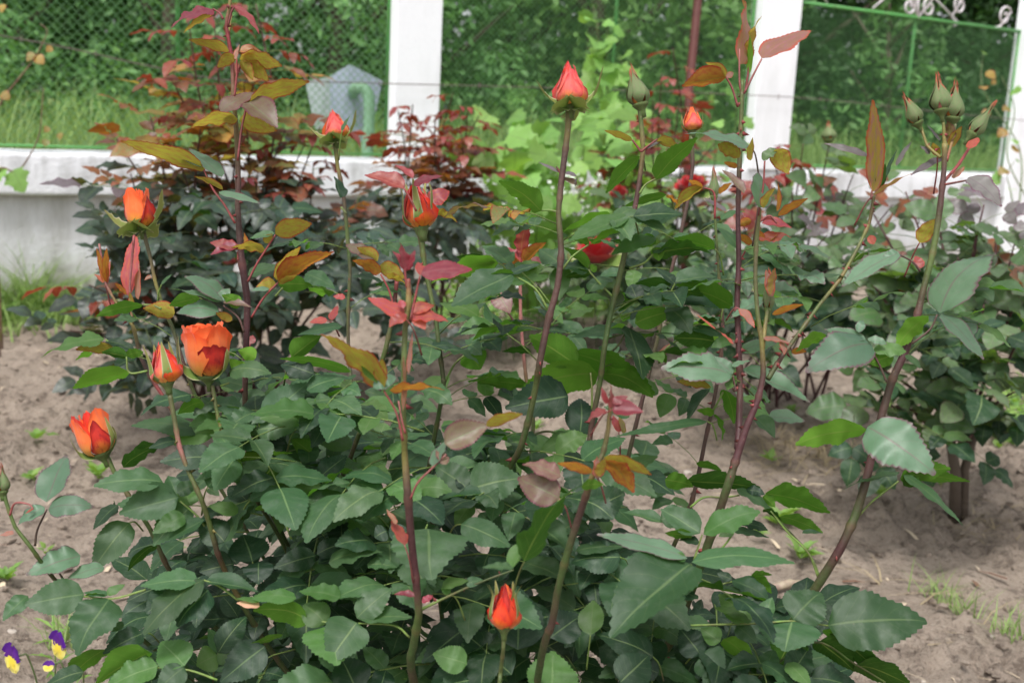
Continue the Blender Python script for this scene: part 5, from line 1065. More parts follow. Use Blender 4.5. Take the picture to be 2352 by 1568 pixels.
L(H_, .88, None, (1700, 1245, 1720, 1010, 175, 'T', 'm'), (1430, 1260, 1640, 1110, 240, 'T', 'd'), (1210, 1340, 1200, 910, 350, 'T', 'd'), (1170, 1510, 840, 1220, 260, 'T', 'd'))
L(H_, .86, None, (1440, 1650, 1450, 1350, 350, 'T', 'm'), (870, 1440, 640, 1370, 180, 'T', 'm'), (700, 1600, 1030, 1540, 180, 'T', 'd'), (130, 1620, 20, 1390, 260, 'T', 'd'), (1900, 1560, 2090, 1380, 260, 'T', 'd'))
L(I_, .88, None, (-140, 1390, -520, 1240, 180, 'T', 'd'), (-100, 1500, -380, 1400, 160, 'T', 'd'))
# small stipules and extra shoots
L(A_, 1.25, None, (2300, 880, 2350, 780, 24, 'T', 'm'))

# ------------------------------------------------------------------ the leaf mass: compound leaves filling the bush body
def in_poly(x, y, poly):
    c_ = False; j = len(poly) - 1
    for i in range(len(poly)):
        xi, yi = poly[i]; xj, yj = poly[j]
        if (yi > y) != (yj > y) and x < (xj - xi) * (y - yi) / (yj - yi) + xi: c_ = not c_
        j = i
    return c_
RACH = {}
def rachis_mesh(col, cr_):
    """local compound leaf stalk along +Y, unit length"""
    key = (col, cr_)
    if key not in RACH:
        mb = MB(); pts = [(0, -.55, -.12), (0, -.2, -.02), (0, .2, .02), (0, .55, .0)]
        mb.tube(pts, [.012, .010, .008, .006], 4, cols=[CC[col]] * 4); RACH[key] = mb.mesh('leaf', [M_CANE])
    return RACH[key]
SINK = {}; NLEAF = {}
def flush_sinks():
    for key, (root, V, F, UV, Mi, mats) in SINK.items():
        obj('foliage', newmesh('foliage', np.concatenate(V), F, mats, Mi, np.concatenate(UV)), root, kind='stuff')
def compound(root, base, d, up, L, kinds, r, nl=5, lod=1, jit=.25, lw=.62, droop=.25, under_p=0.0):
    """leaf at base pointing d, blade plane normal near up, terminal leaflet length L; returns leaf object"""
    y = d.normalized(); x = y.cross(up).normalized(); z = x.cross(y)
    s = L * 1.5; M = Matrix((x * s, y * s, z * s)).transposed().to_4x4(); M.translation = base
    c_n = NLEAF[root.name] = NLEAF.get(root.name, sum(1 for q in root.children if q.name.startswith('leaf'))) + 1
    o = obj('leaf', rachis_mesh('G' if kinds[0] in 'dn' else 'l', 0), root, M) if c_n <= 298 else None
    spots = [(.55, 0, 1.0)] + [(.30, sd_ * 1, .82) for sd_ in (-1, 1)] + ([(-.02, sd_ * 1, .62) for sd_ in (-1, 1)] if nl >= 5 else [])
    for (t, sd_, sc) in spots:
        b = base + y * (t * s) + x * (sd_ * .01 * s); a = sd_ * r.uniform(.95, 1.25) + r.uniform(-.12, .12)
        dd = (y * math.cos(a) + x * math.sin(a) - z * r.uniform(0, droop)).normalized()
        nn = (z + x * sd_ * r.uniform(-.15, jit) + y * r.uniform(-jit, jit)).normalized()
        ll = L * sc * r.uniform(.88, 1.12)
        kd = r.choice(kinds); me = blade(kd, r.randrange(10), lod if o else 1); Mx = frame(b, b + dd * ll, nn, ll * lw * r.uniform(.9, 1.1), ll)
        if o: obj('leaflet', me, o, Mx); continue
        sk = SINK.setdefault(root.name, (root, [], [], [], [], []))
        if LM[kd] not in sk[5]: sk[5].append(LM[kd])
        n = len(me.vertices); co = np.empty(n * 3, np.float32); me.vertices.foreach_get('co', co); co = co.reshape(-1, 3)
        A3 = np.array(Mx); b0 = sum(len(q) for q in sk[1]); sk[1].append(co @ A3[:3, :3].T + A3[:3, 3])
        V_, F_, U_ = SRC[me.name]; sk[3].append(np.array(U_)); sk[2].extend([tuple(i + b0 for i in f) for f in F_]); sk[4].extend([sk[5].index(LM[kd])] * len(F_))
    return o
MASS = [(545, 960), (640, 850), (760, 850), (900, 905), (1040, 985), (1130, 960), (1260, 1010), (1400, 1030), (1540, 1070), (1600, 1150), (1500, 1230), (1560, 1290), (1680, 1340), (1800, 1400), (1880, 1460), (1860, 1600), (330, 1600), (330, 1500), (480, 1440), (430, 1340), (440, 1230), (470, 1120)]
HOLES = [(990, 1020, 40), (1320, 1480, 26), (1480, 1180, 60)]
def fill(n, zlo, zhi, seed, kinds, Lr):
    r = random.Random(seed); k = 0; tries = 0
    while k < n and tries < 9000:
        tries += 1
        x = r.uniform(330, 1900); y = r.uniform(840, 1620)
        if not in_poly(x, y, MASS): continue
        if any((x - a) ** 2 + (y - b) ** 2 < q * q for a, b, q in HOLES): continue
        q = (y - 840) / 760; z = r.uniform(zlo, zhi) - .06 * q
        p = P(x, y, z)
        if p.z < .05: continue
        out = Vector((p.x - CROWN.x, p.y - CROWN.y - .1, 0)); out = out.normalized() if out.length > .02 else Vector((0, -1, 0))
        a = r.uniform(-1.5, 1.5); d = Matrix.Rotation(a, 3, 'Z') @ out; d = (d + Vector((0, -.35, r.uniform(-.45, .25)))).normalized()
        up = (Vector((r.uniform(-.35, .35), -.45 + r.uniform(-.35, .35), 1))).normalized()
        compound(ROSE, p, d, up, r.uniform(*Lr), kinds(q, r), r, nl=5 if r.random() < .7 else 3, lod=0 if z < 1.1 else 1)
        k += 1
CANEPTS = [((1283, 490), (1289, 580), .99), ((1280, 660), (1240, 830), .99), ((1456, 490), (1402, 720), 1.04), ((1402, 720), (1378, 880), 1.05), ((1563, 540), (1510, 780), 1.24), ((1510, 780), (1435, 1080), 1.24), ((1695, 500), (1693, 700), 1.01), ((1655, 620), (1655, 830), 1.16), ((1655, 830), (1600, 1110), 1.16),
           ((797, 530), (800, 790), 1.3), ((990, 680), (1019, 880), 1.1), ((1019, 880), (993, 1030), 1.12), ((903, 720), (862, 880), 1.09), ((1196, 650), (1203, 820), 1.26), ((565, 800), (566, 1010), 1.08), ((1750, 790), (1740, 920), 1.0), ((2122, 660), (2026, 950), 1.0), ((800, 790), (860, 1060), 1.3), ((1970, 570), (1833, 768), 1.02), ((398, 757), (450, 912), 1.16)]
def cane_leaves(n, seed):
    r = random.Random(seed)
    for k in range(n):
        a, b, z = CANEPTS[k % len(CANEPTS)]; f = r.random(); x = a[0] + (b[0] - a[0]) * f; y = a[1] + (b[1] - a[1]) * f
        sg = r.choice((-1, 1)); d = Vector((sg * r.uniform(.6, 1), r.uniform(-.6, .9), r.uniform(-.15, .45))).normalized(); l = r.uniform(.028, .044)
        kd = 'yb' if y < 520 else 'mpf' if x > 1600 else 'mmfd'
        p = P(x, y, z); compound(ROSE, p + d * l * .85, d, Vector((r.uniform(-.3, .3), r.uniform(-.6, .3), 1)), l, kd, r, nl=r.choice((3, 5)), lod=0, droop=.45)
cane_leaves(74, 17)
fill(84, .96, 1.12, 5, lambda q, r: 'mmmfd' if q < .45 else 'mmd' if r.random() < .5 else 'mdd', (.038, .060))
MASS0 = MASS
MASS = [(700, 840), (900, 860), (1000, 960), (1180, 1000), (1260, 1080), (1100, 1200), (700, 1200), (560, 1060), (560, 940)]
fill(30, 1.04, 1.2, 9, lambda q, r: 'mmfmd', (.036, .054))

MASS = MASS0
fill(135, 1.10, 1.42, 6, lambda q, r: 'mmfd' if q < .4 else 'dd', (.038, .056))  # darkened leaf kind lower down, inner shade put into the leaf colour
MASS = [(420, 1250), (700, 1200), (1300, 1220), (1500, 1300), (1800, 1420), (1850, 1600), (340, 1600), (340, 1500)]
fill(95, 1.05, 1.35, 16, lambda q, r: 'd', (.036, .052))  # added dark leaves so the low gaps in the bush look shaded
# ================================================================== THE OTHER PLANTS
def shoot(root, base, tip, r, kinds, n, L, hang=0.0, w=.005, bend=.12, col=('w', 'w'), lw=.62, start=.35, droopy=0.0, nl=5, lod=1, mid=None, top_up=.4, pairsp=1.0):
    """a cane from base to tip (world points) with compound leaves along its upper part"""
    base = Vector(base); tip = Vector(tip); H = (tip - base).length
    m1 = base.lerp(tip, .35) + Vector((r.uniform(-bend, bend) * H, r.uniform(-bend, bend) * H, .04 * H)); m2 = base.lerp(tip, .7) + Vector((r.uniform(-bend, bend) * H * .6, 0, .05 * H))
    Sx = [Vector(q) for q in spline([base, m1, m2, tip], 6)]; k = len(Sx)
    mb = MB(); A = Vector(CC[col[0]]); Bc = Vector(CC[col[1]])
    mb.tube(Sx, [w * (1 - .68 * i / (k - 1)) for i in range(k)], 6, cols=[tuple(A.lerp(Bc, i / (k - 1))) for i in range(k)])
    obj('cane', mb.mesh('cane', [M_CANE]), root)
    a0 = r.uniform(0, 6.28)
    for i in range(n):
        t = start + (1 - start) * (i + 1) / (n + .05); f = t * (k - 1); j = min(int(f), k - 2); p = Sx[j].lerp(Sx[j + 1], f - j)
        a = a0 + i * 2.4; yng = t > .82
        d = Vector((math.cos(a), math.sin(a), (top_up if yng else r.uniform(-.15, .3)) - (droopy if yng else 0)))
        kd = kinds[0] if t > .84 else kinds[1] if t > .6 else kinds[-1]
        Lq = L * (1 - .35 * (t > .84)) * r.uniform(.8, 1.15)
        up = Vector((r.uniform(-.3, .3) - hang * r.uniform(-.6, .6), r.uniform(-.5, .1) - hang * r.uniform(.2, 1.3), 1))
        if yng and droopy: up = Vector((math.cos(a), math.sin(a), .7))
        dn = d.normalized()
        compound(root, p + dn * Lq * .75, dn, up, Lq, kd, r, nl=nl, lod=lod, lw=lw * (.8 if yng and droopy else 1), droop=.9 if (yng and droopy) else .3)
def mass(root, poly, zr, n, kinds, L, seed, lw=.62, lod=1, nl=5, up_y=-.75, minh=.03):
    r = random.Random(seed); k = 0; xs = [p[0] for p in poly]; ys = [p[1] for p in poly]
    for _ in range(20000):
        if k >= n: break
        x = r.uniform(min(xs), max(xs)); y = r.uniform(min(ys), max(ys))
        if not in_poly(x, y, poly): continue
        p = P(x, y, r.uniform(*zr))
        if p.z < minh: continue
        a = r.uniform(0, 6.28); d = Vector((math.cos(a), math.sin(a) - .4, r.uniform(-.5, .2)))
        up = Vector((r.uniform(-.4, .4), up_y + r.uniform(-.4, .3), 1)).normalized()
        compound(root, p, d, up, r.uniform(*L), kinds, r, nl=nl if r.random() < .75 else 3, lod=lod, lw=lw, droop=.35)
        k += 1
def gpt(x, y):
    p = ground(x, y); return Vector((p.x, p.y, hgt(p.x, p.y)))

# --- dark bush at the left
rr = random.Random(101)
g0 = gpt(560, 905)
D1 = empty('rose_bush', g0, 'dark purplish-leaved rose bush behind the tall left cane, with rust red shoot tips', 'rose bush', None)
zb = zof(g0)
tips = [(430, 30, 2.7, 'wz'), (492, 45, 2.7, 'wz'), (588, 10, 2.75, 'wz'), (610, 110, 2.7, 'wz'), (392, 175, 2.7, 'wz'), (560, 190, 2.75, 'wz'), (470, 225, 2.6, 'wz'),
        (268, 318, 2.6, 'zv'), (345, 265, 2.6, 'zz'), (300, 400, 2.5, 'zn'), (400, 330, 2.6, 'zn'), (262, 480, 2.5, 'nn'), (240, 560, 2.5, 'nn'), (205, 655, 2.4, 'wn'),
        (612, 345, 2.8, 'wz'), (655, 300, 2.85, 'ww'), (700, 330, 2.9, 'ww'), (735, 290, 2.9, 'ww'), (675, 400, 2.8, 'ww'), (720, 380, 2.85, 'wz'), (590, 400, 2.75, 'ww'), (820, 460, 2.9, 'zn'), (860, 560, 2.9, 'nn'), (780, 520, 2.85, 'zn'), (160, 760, 2.5, 'nn'), (640, 470, 2.8, 'zn')]
for (x, y, z, kd) in tips:
    b = g0 + Vector((rr.uniform(-.12, .12), rr.uniform(-.1, .1), 0)); tall = y < 260
    shoot(D1, b, P(x, y, z), rr, [kd[0], ('zyy' if tall else 'zn' if kd[0] == 'w' else kd[1] + 'nn'), 'nnz' if tall else 'n'], 12 if tall else 7, .084, w=.0050, lw=.60, start=.42 if tall else .45, droopy=.5 if kd[0] == 'w' else 0, bend=.06)
mass(D1, [(260, 520), (340, 430), (470, 430), (640, 470), (860, 520), (900, 640), (800, 720), (640, 760), (520, 850), (330, 880), (250, 760), (200, 660)], (2.35, 3.0), 150, 'nnnnnnnd', (.060, .085), 7, lod=1)
mass(D1, [(150, 780), (330, 800), (330, 900), (250, 900)], (2.35, 2.6), 5, 'nn', (.05, .065), 71)
obj('rose_bloom', MB().mesh('empty_', [M_CANE]), D1) if False else None
bloom(D1, 530, 608, 527, 575, 2.7, 34, 'bud', seed=51, mats=['pink'], sep='cup', name='rose_bud', stemw=8)

# --- red-tipped bush in front of the first pillar
g1 = gpt(985, 742)
D2 = empty('rose_bush', g1, 'dark-stemmed rose bush with wine red young leaves in front of the first white pillar', 'rose bush')
for (x, y, z, kd) in [(915, 255, 3.25, 'ww'), (948, 240, 3.3, 'ww'), (1000, 275, 3.3, 'ww'), (1040, 215, 3.3, 'ww'), (1075, 250, 3.35, 'ww'), (1100, 265, 3.35, 'ww'), (1060, 310, 3.3, 'wz'), (1000, 320, 3.3, 'wz'), (955, 330, 3.2, 'wz'), (925, 380, 3.2, 'zz'), (1020, 400, 3.3, 'zn'), (900, 470, 3.2, 'nn'), (1090, 470, 3.3, 'nn'), (980, 500, 3.2, 'nn')]:
    shoot(D2, g1 + Vector((rr.uniform(-.1, .1), rr.uniform(-.08, .08), 0)), P(x, y, z), rr, [kd[0], 'wz' if kd[0] == 'w' else kd[1], 'zn'], 8, .074, w=.0050, start=.55, droopy=.5 if kd[0] == 'w' else 0, bend=.05, col=('s', 's'))
mass(D2, [(870, 430), (1110, 440), (1120, 520), (1060, 560), (960, 660), (870, 600)], (3.0, 3.5), 32, 'nnn', (.07, .09), 8)
mass(D2, [(860, 680), (1000, 700), (1020, 800), (900, 830)], (2.8, 3.0), 8, 'n', (.06, .075), 81)

# --- grey-green bush at the right
g2 = gpt(2195, 1185)
D3 = empty('rose_bush', g2, 'round-leaved grey-green rose bush on a forked woody trunk at the right edge', 'rose bush')
mb = MB(); mb.tube([g2 + Vector((0, 0, -.02)), g2 + Vector((-.012, 0, .09)), g2 + Vector((-.035, .02, .20))], [.014, .012, .010], 8, cols=[(.20, .16, .13)] * 3)
mb.tube([g2 + Vector((.018, 0, -.02)), g2 + Vector((.010, .01, .10)), g2 + Vector((.03, .02, .22))], [.011, .010, .009], 8, cols=[(.17, .13, .11)] * 3)
obj('trunk', mb.mesh('trunk', [M_BARK, M_CANE]), D3)
for (x, y, z, kd) in [(2260, 470, 2.3, 'vg'), (2290, 520, 2.35, 'vg'), (2200, 590, 2.3, 'gg'), (2150, 470, 2.45, 'gz'), (2245, 540, 2.3, 'gg'), (2330, 560, 2.3, 'gg'), (2080, 440, 2.5, 'zg'), (2130, 520, 2.5, 'gg'), (2000, 480, 2.55, 'zg'), (2060, 620, 2.4, 'gg'), (1980, 620, 2.45, 'gg'), (2360, 640, 2.2, 'zg'), (2350, 760, 2.15, 'gg'), (2260, 700, 2.2, 'gg'), (2180, 640, 2.3, 'gg'), (2330, 900, 2.1, 'gg'), (1960, 820, 2.3, 'gg'), (2010, 930, 2.2, 'gg')]:
    shoot(D3, g2 + Vector((0, 0, .16)), P(x, y, z), rr, [kd[0], kd[1], 'gfd'], 7, .070, w=.0050, hang=1.0, start=.42, lw=.78, nl=3, bend=.06, col=('s', 's'), lod=0)
mass(D3, [(1960, 760), (2100, 700), (2352, 720), (2352, 960), (2260, 1010), (2150, 1000), (2040, 960), (1960, 900)], (2.0, 2.4), 44, 'gddg', (.050, .068), 9, lw=.76, lod=0)
for (x, y) in [(2035, 1050), (2240, 1040), (2310, 960), (2090, 1010), (1960, 1000)]:
    p = P(x, y, 2.15); compound(D3, p, Vector((rr.uniform(-1, 1), -.4, -.6)), Vector((0, -.6, 1)), .055, 'd', rr, nl=3, lod=0, lw=.75)

# --- bush behind the right-hand canes, with dark stems and a green bud
g3 = gpt(1800, 900)
D4 = empty('rose_bush', g3, 'dark-stemmed rose bush behind the right-hand canes, one closed green bud', 'rose bush')
for (x, y, z, kd) in [(1960, 400, 2.8, 'gg'), (1820, 440, 2.9, 'zg'), (2050, 470, 2.8, 'gg'), (1900, 540, 2.7, 'vg'), (1700, 480, 3.0, 'gg'), (1905, 330, 2.9, 'gg'), (1780, 360, 3.1, 'ww'), (1845, 330, 3.1, 'ww'), (1940, 450, 2.9, 'gg'), (1865, 480, 2.9, 'vg'), (2010, 560, 2.9, 'zg'), (1720, 560, 2.9, 'gg'), (1640, 620, 3.0, 'gd'), (1800, 600, 2.9, 'gg'), (1900, 620, 2.85, 'gg'), (1570, 700, 3.0, 'dd')]:
    shoot(D4, g3 + Vector((rr.uniform(-.15, .15), rr.uniform(-.1, .1), 0)), P(x, y, z), rr, [kd[0], kd[1], 'gfd'], 8, .074, w=.0048, hang=1.0, start=.34, lw=.72, nl=3, bend=.05, col=('s', 's'), droopy=.5 if kd[0] == 'w' else 0)
bloom(D4, 1904, 322, 1903, 272, 2.9, 34, 'green', seed=61, mats=['orange'], name='rose_bud', stemw=8)
mass(D4, [(1540, 640), (1650, 560), (1800, 560), (1960, 600), (2050, 700), (2000, 800), (1850, 860), (1650, 860), (1560, 780)], (2.7, 3.2), 34, 'ddggd', (.052, .072), 10, lw=.70)

mass(D4, [(1560, 640), (2080, 640), (2050, 760), (1900, 860), (1660, 860)], (2.6, 3.0), 40, 'dddg', (.055, .075), 101, lw=.76)
mass(D3, [(2120, 600), (2352, 560), (2352, 720), (2120, 700)], (2.1, 2.5), 8, 'gggg', (.050, .070), 102, lw=.80, lod=0)
# --- red rose bush near the wall
g4 = gpt(1480, 745)
D5 = empty('rose_bush', g4, 'leafy bush with velvety red roses in front of the brown pole', 'rose bush')
for (x, y, z, kd) in [(1545, 110, 3.7, 'ww'), (1520, 170, 3.7, 'ww'), (1500, 230, 3.7, 'wz'), (1560, 240, 3.65, 'ww'), (1400, 380, 3.7, 'ww'), (1490, 300, 3.7, 'zz'), (1640, 330, 3.6, 'zz'), (1700, 440, 3.6, 'gg'), (1450, 420, 3.7, 'ng'), (1590, 440, 3.6, 'gg'), (1350, 560, 3.5, 'dg'), (1790, 400, 3.7, 'wz')]:
    shoot(D5, g4 + Vector((rr.uniform(-.2, .2), rr.uniform(-.1, .1), 0)), P(x, y, z), rr, [kd[0], kd[1], 'dgz'], 8, .075, w=.0055, start=.45, bend=.05, col=('s', 's'), droopy=.6 if kd[0] == 'w' else 0)
for i, (bx, by, tx, ty, w, z) in enumerate([(1372, 606, 1366, 545, 116, 3.3), (1590, 446, 1588, 402, 90, 3.5), (1422, 462, 1420, 425, 46, 3.6), (1493, 508, 1490, 480, 34, 3.55), (1655, 508, 1656, 478, 40, 3.5), (1803, 425, 1802, 398, 38, 3.5), (2230, 592, 2228, 576, 20, 3.4)][:6]):
    bloom(D5, bx, by, tx, ty, z, w, 'full', seed=70 + i, mats=['deep'], sep='cup', stemw=8, lift=-.02, label='large velvety crimson rose' if i == 0 else None)
    shoot(D5, g4 + Vector((rr.uniform(-.2, .2), 0, 0)), P(bx, by, z), rr, ['d', 'd', 'd'], 2, .05, w=.005, start=.6, bend=.03)
mass(D5, [(1330, 560), (1450, 460), (1700, 440), (1760, 520), (1740, 640), (1580, 700), (1400, 730), (1310, 690)], (3.3, 3.9), 66, 'dgg', (.065, .09), 11)

# --- climbing vine and white flowers by the wall
def vine(name, base, tips, n, L, label, seed, kinds='c', leaf_n=6, col='f'):
    r = random.Random(seed); o = empty(name, base, label, 'vine')
    k = 0
    for (x, y, z) in tips:
        tip = P(x, y, z); b = base + Vector((r.uniform(-.15, .15), 0, 0)); H = (tip - b).length
        Sx = [Vector(q) for q in spline([b, b.lerp(tip, .4) + Vector((r.uniform(-.08, .08), 0, 0)), b.lerp(tip, .75) + Vector((r.uniform(-.05, .05), 0, 0)), tip], 6)]
        mb = MB(); mb.c = CC[col]; q = len(Sx); mb.tube(Sx, [.0045 * (1 - .7 * i / q) for i in range(q)], 5); obj('stem', mb.mesh('stem', [M_CANE]), o)
        for i in range(leaf_n):
            t = .25 + .75 * (i + 1) / leaf_n; f = t * (q - 1); j = min(int(f), q - 2); p = Sx[j].lerp(Sx[j + 1], f - j)
            a = r.uniform(0, 6.28); d = Vector((math.cos(a), math.sin(a) - .5, r.uniform(-.9, .1))).normalized(); l = L * r.uniform(.7, 1.2) * (1 - .45 * (t > .85))
            obj('leaf', blade(r.choice(kinds), r.randrange(7), 0), o, frame(p + d * .03, p + d * (.03 + l), Vector((r.uniform(-.4, .4), -1, .6 + r.uniform(-.3, .5))), l * .95, l))
    return o
gv = gpt(1230, 712)
V1 = vine('grape_vine', gv, [(1075, 330, 3.9), (1110, 420, 3.8), (1150, 300, 4.0), (1190, 350, 3.9), (1240, 300, 4.1), (1210, 420, 3.8), (1290, 380, 4.0), (1340, 330, 4.1), (1400, 320, 4.1), (1450, 260, 4.2), (1270, 460, 3.9), (1350, 430, 3.9), (1120, 520, 3.8), (1180, 560, 3.7), (1260, 560, 3.8), (1320, 520, 3.8), (1090, 600, 3.7), (1380, 500, 4.0)], 0, .100, 'bright green vine sprawling against the wall between the red-tipped bush and the red roses', 5, leaf_n=6)
r_ = random.Random(8)
for k in range(185):
    x = r_.uniform(1050, 1500); y = r_.uniform(250, 690)
    if y < 330 and not (1120 < x < 1500 and r_.random() < .7): continue
    p = P(x, y, r_.uniform(3.6, 4.15))
    if p.z < .02: continue
    a = r_.uniform(0, 6.28); d = Vector((math.cos(a), math.sin(a) - .4, r_.uniform(-.9, .1))).normalized(); l = .11 * r_.uniform(.5, 1.2)
    obj('leaf', blade(r_.choice('ccccec') if y < 560 or r_.random() < .6 else 'g', r_.randrange(7), 0), V1, frame(p, p + d * l, Vector((r_.uniform(-.8, .8), -1, r_.uniform(-.2, 1.6))), l * .95, l))
V2 = vine('climbing_vine', gpt(1440, 690), [(1362, 12, 4.6), (1372, 50, 4.6), (1395, 60, 4.6), (1425, 130, 4.6), (1410, 230, 4.5), (1385, 180, 4.6)], 0, .135, 'pale green vine shoot climbing the netting beside the thin middle post', 6, leaf_n=10)
V3 = vine('climbing_vine', gpt(1700, 690), [(1620, 215, 4.6), (1690, 205, 4.7)], 0, .075, 'pale green vine shoot left of the second white pillar behind the tall thorny cane', 7, leaf_n=5)
V4 = vine('climbing_vine', P(2380, 500, 5.2), [(2258, 118, 5.5), (2300, 175, 5.4), (2330, 370, 5.3)], 0, .055, 'thin yellowish vine tendrils crossing the white pillar at the right edge', 8, kinds='cy', leaf_n=5)
def shrubfl():
    o = empty('alyssum_clump', gpt(1250, 700), 'clump of small white blossoms among the vine leaves by the wall', 'flowers')
    rs = np.random.RandomState(4); V = []; F = []; mb = MB(); mb.c = (.12, .22, .06)
    for (x, y, z) in [(1075, 470, 3.75), (1120, 440, 3.8), (1160, 475, 3.7), (1175, 520, 3.65), (1110, 560, 3.65), (1215, 470, 3.75), (1290, 440, 3.8), (1330, 400, 3.85), (1375, 430, 3.8), (1240, 390, 3.9), (1345, 470, 3.8), (1090, 620, 3.6), (1420, 400, 3.9), (1320, 640, 3.5), (1200, 600, 3.6)]:
        c_ = P(x, y, z); mb.tube([Vector((c_.x, c_.y, 0)) + Vector((.03, 0, 0)), c_.lerp(Vector((c_.x, c_.y, 0)), .4), c_], .0018, 4)
        for _ in range(17):
            p = c_ + Vector(rs.normal(size=3).tolist()) * .034; n = Vector((rs.normal() * .5, -1 + rs.normal() * .3, .8)).normalized(); a = n.orthogonal().normalized(); b2 = n.cross(a); s_ = rs.uniform(.005, .0095)
            for q in range(4):
                an = q * 1.571; d = a * math.cos(an) + b2 * math.sin(an); e = n.cross(d); i0 = len(V)
                V += [tuple(p), tuple(p + d * s_ * .6 + e * s_ * .45), tuple(p + d * s_ + n * s_ * .2), tuple(p + d * s_ * .6 - e * s_ * .45)]; F.append((i0, i0 + 1, i0 + 2, i0 + 3))
    k = N('white_blossom'); mw = k.done((.80, .80, .78), .6, .2, trans=(.8, .8, .75), tfac=.3)
    obj('blossoms', newmesh('blossoms', V, F, [mw]), o, kind='stuff'); obj('stem', mb.mesh('stem', [M_CANE]), o, kind='stuff')
shrubfl()

# --- bare young shoots at the left edge with a few yellow leaves
def twig(pts, z, lv, label, seed):
    r = random.Random(seed); b = P(pts[0][0], pts[0][1], z); b.z = hgt(b.x, b.y)
    o = empty('young_shoot', b, label, 'shoot'); A = [b] + [P(x, y, z) for x, y in pts]; Sx = [Vector(q) for q in spline(A, 6)]
    mb = MB(); mb.c = (.20, .12, .07); mb.tube(Sx, [.0035 - .0024 * i / len(Sx) for i in range(len(Sx))], 5); obj('stem', mb.mesh('stem', [M_CANE]), o)
    for (x, y, s_) in lv:
        p = P(x, y, z); d = Vector((r.uniform(-1, 1), -.3, -.8)).normalized(); l = s_ * z / FPX
        obj('leaf', blade('y' if s_ < 40 else 'c', r.randrange(7), 0), o, frame(p, p + d * l, Vector((r.uniform(-.4, .4), -1, .3)), l * .9, l))
twig([(-20, 330), (0, 240), (40, 185), (75, 140), (100, 95), (108, 70), (92, 55)], 3.4, [(78, 122, 26), (84, 128, 28), (120, 108, 18), (8, 10, 22), (5, 212, 26)], 'thin red-brown shoot with two yellow leaves rising at the top left edge', 3)
twig([(-10, 420), (40, 395), (75, 345), (92, 300), (96, 250), (100, 205)], 3.5, [(112, 292, 16), (140, 305, 18), (108, 320, 18), (30, 390, 62), (10, 385, 40)], 'thin bare shoot with pale leaves leaning across the wall coping at the left edge', 4)

# --- grass, weeds and small things on the soil
def tuft(name, x, y, n, h, w, label, cat, seed, mat=None, lean=.5, spread=.02, group=None):
    rs = np.random.RandomState(seed); p = gpt(x, y); o = empty(name, p, label, cat, group)
    V, F, C = blades(np.array([[p.x, p.y, p.z - .005]]), n, h, w, rs, lean, spread)
    obj('grass_blades', newmesh('grass_blades', V, F, [mat or M_GRASS], col=C), o, kind='stuff'); return o
rs_ = np.random.RandomState(2)
pts = np.array([gpt(x, y) for x, y in [(0, 715), (30, 720), (60, 725), (95, 722), (20, 700), (75, 705), (110, 718), (-40, 720), (-90, 720)]])
o = empty('grass_clump', Vector(pts[2]), 'large shaggy clump of long grass against the white wall at the left edge', 'grass clump')
V, F, C = blades(pts[:6], 620, .32, .0030, rs_, 1.5, .05)
obj('grass_blades', newmesh('grass_blades', V, F, [M_GRASS], col=C), o, kind='stuff')
V, F, C = blades(pts + np.array([.1, -.15, 0]), 380, .14, .004, rs_, 1.2, .10)
obj('low_blades', newmesh('low_blades', V, F, [M_GRASS], col=C), o, kind='stuff')
for i, (x, y, n, h, lb) in enumerate([(2150, 1345, 30, .075, 'small bright grass tuft on the soil right of the thick right cane, upper of three'), (2215, 1392, 38, .075, 'spreading bright grass tuft on the soil, middle of three at the lower right'),
        (2315, 1452, 26, .060, 'small bright grass tuft at the lower right edge of the soil'), (150, 1445, 40, .075, 'thin weedy grass tuft beside the violets'), (540, 1400, 16, .05, 'tiny grass tuft glimpsed left of the lower leaves')]):
    tuft('grass_tuft', x, y, n, h, .0016, lb, 'grass tuft', 30 + i, lean=.9, spread=.014)
for i, (x, y, n, h, lb) in enumerate([(1890, 1030, 160, .12, 'patch of dry straw on the soil behind the right-hand canes'), (2290, 1185, 40, .07, 'wisp of dry straw beside the forked trunk'), (2130, 1385, 14, .06, 'few dry straws beside the small green tufts')]):
    tuft('dry_straw', x, y, n, h, .0016, lb, 'straw', 50 + i, M_STRAW, 2.6, .09)
def weed(x, y, n, l, label, seed, kind='e'):
    r = random.Random(seed); p = gpt(x, y); o = empty('weed_seedling', p, label, 'weed', None)
    for i in range(n):
        a = i * 2.4 + r.uniform(-.3, .3); d = Vector((math.cos(a), math.sin(a), r.uniform(.2, 1.1))).normalized(); ll = l * r.uniform(.6, 1.15); q = p + Vector((0, 0, .008 + .012 * r.random()))
        obj('leaf', blade(kind, r.randrange(7), 1), o, frame(q + d * .004, q + d * ll, Vector((0, 0, 1)) - d * .3, ll * .42, ll))
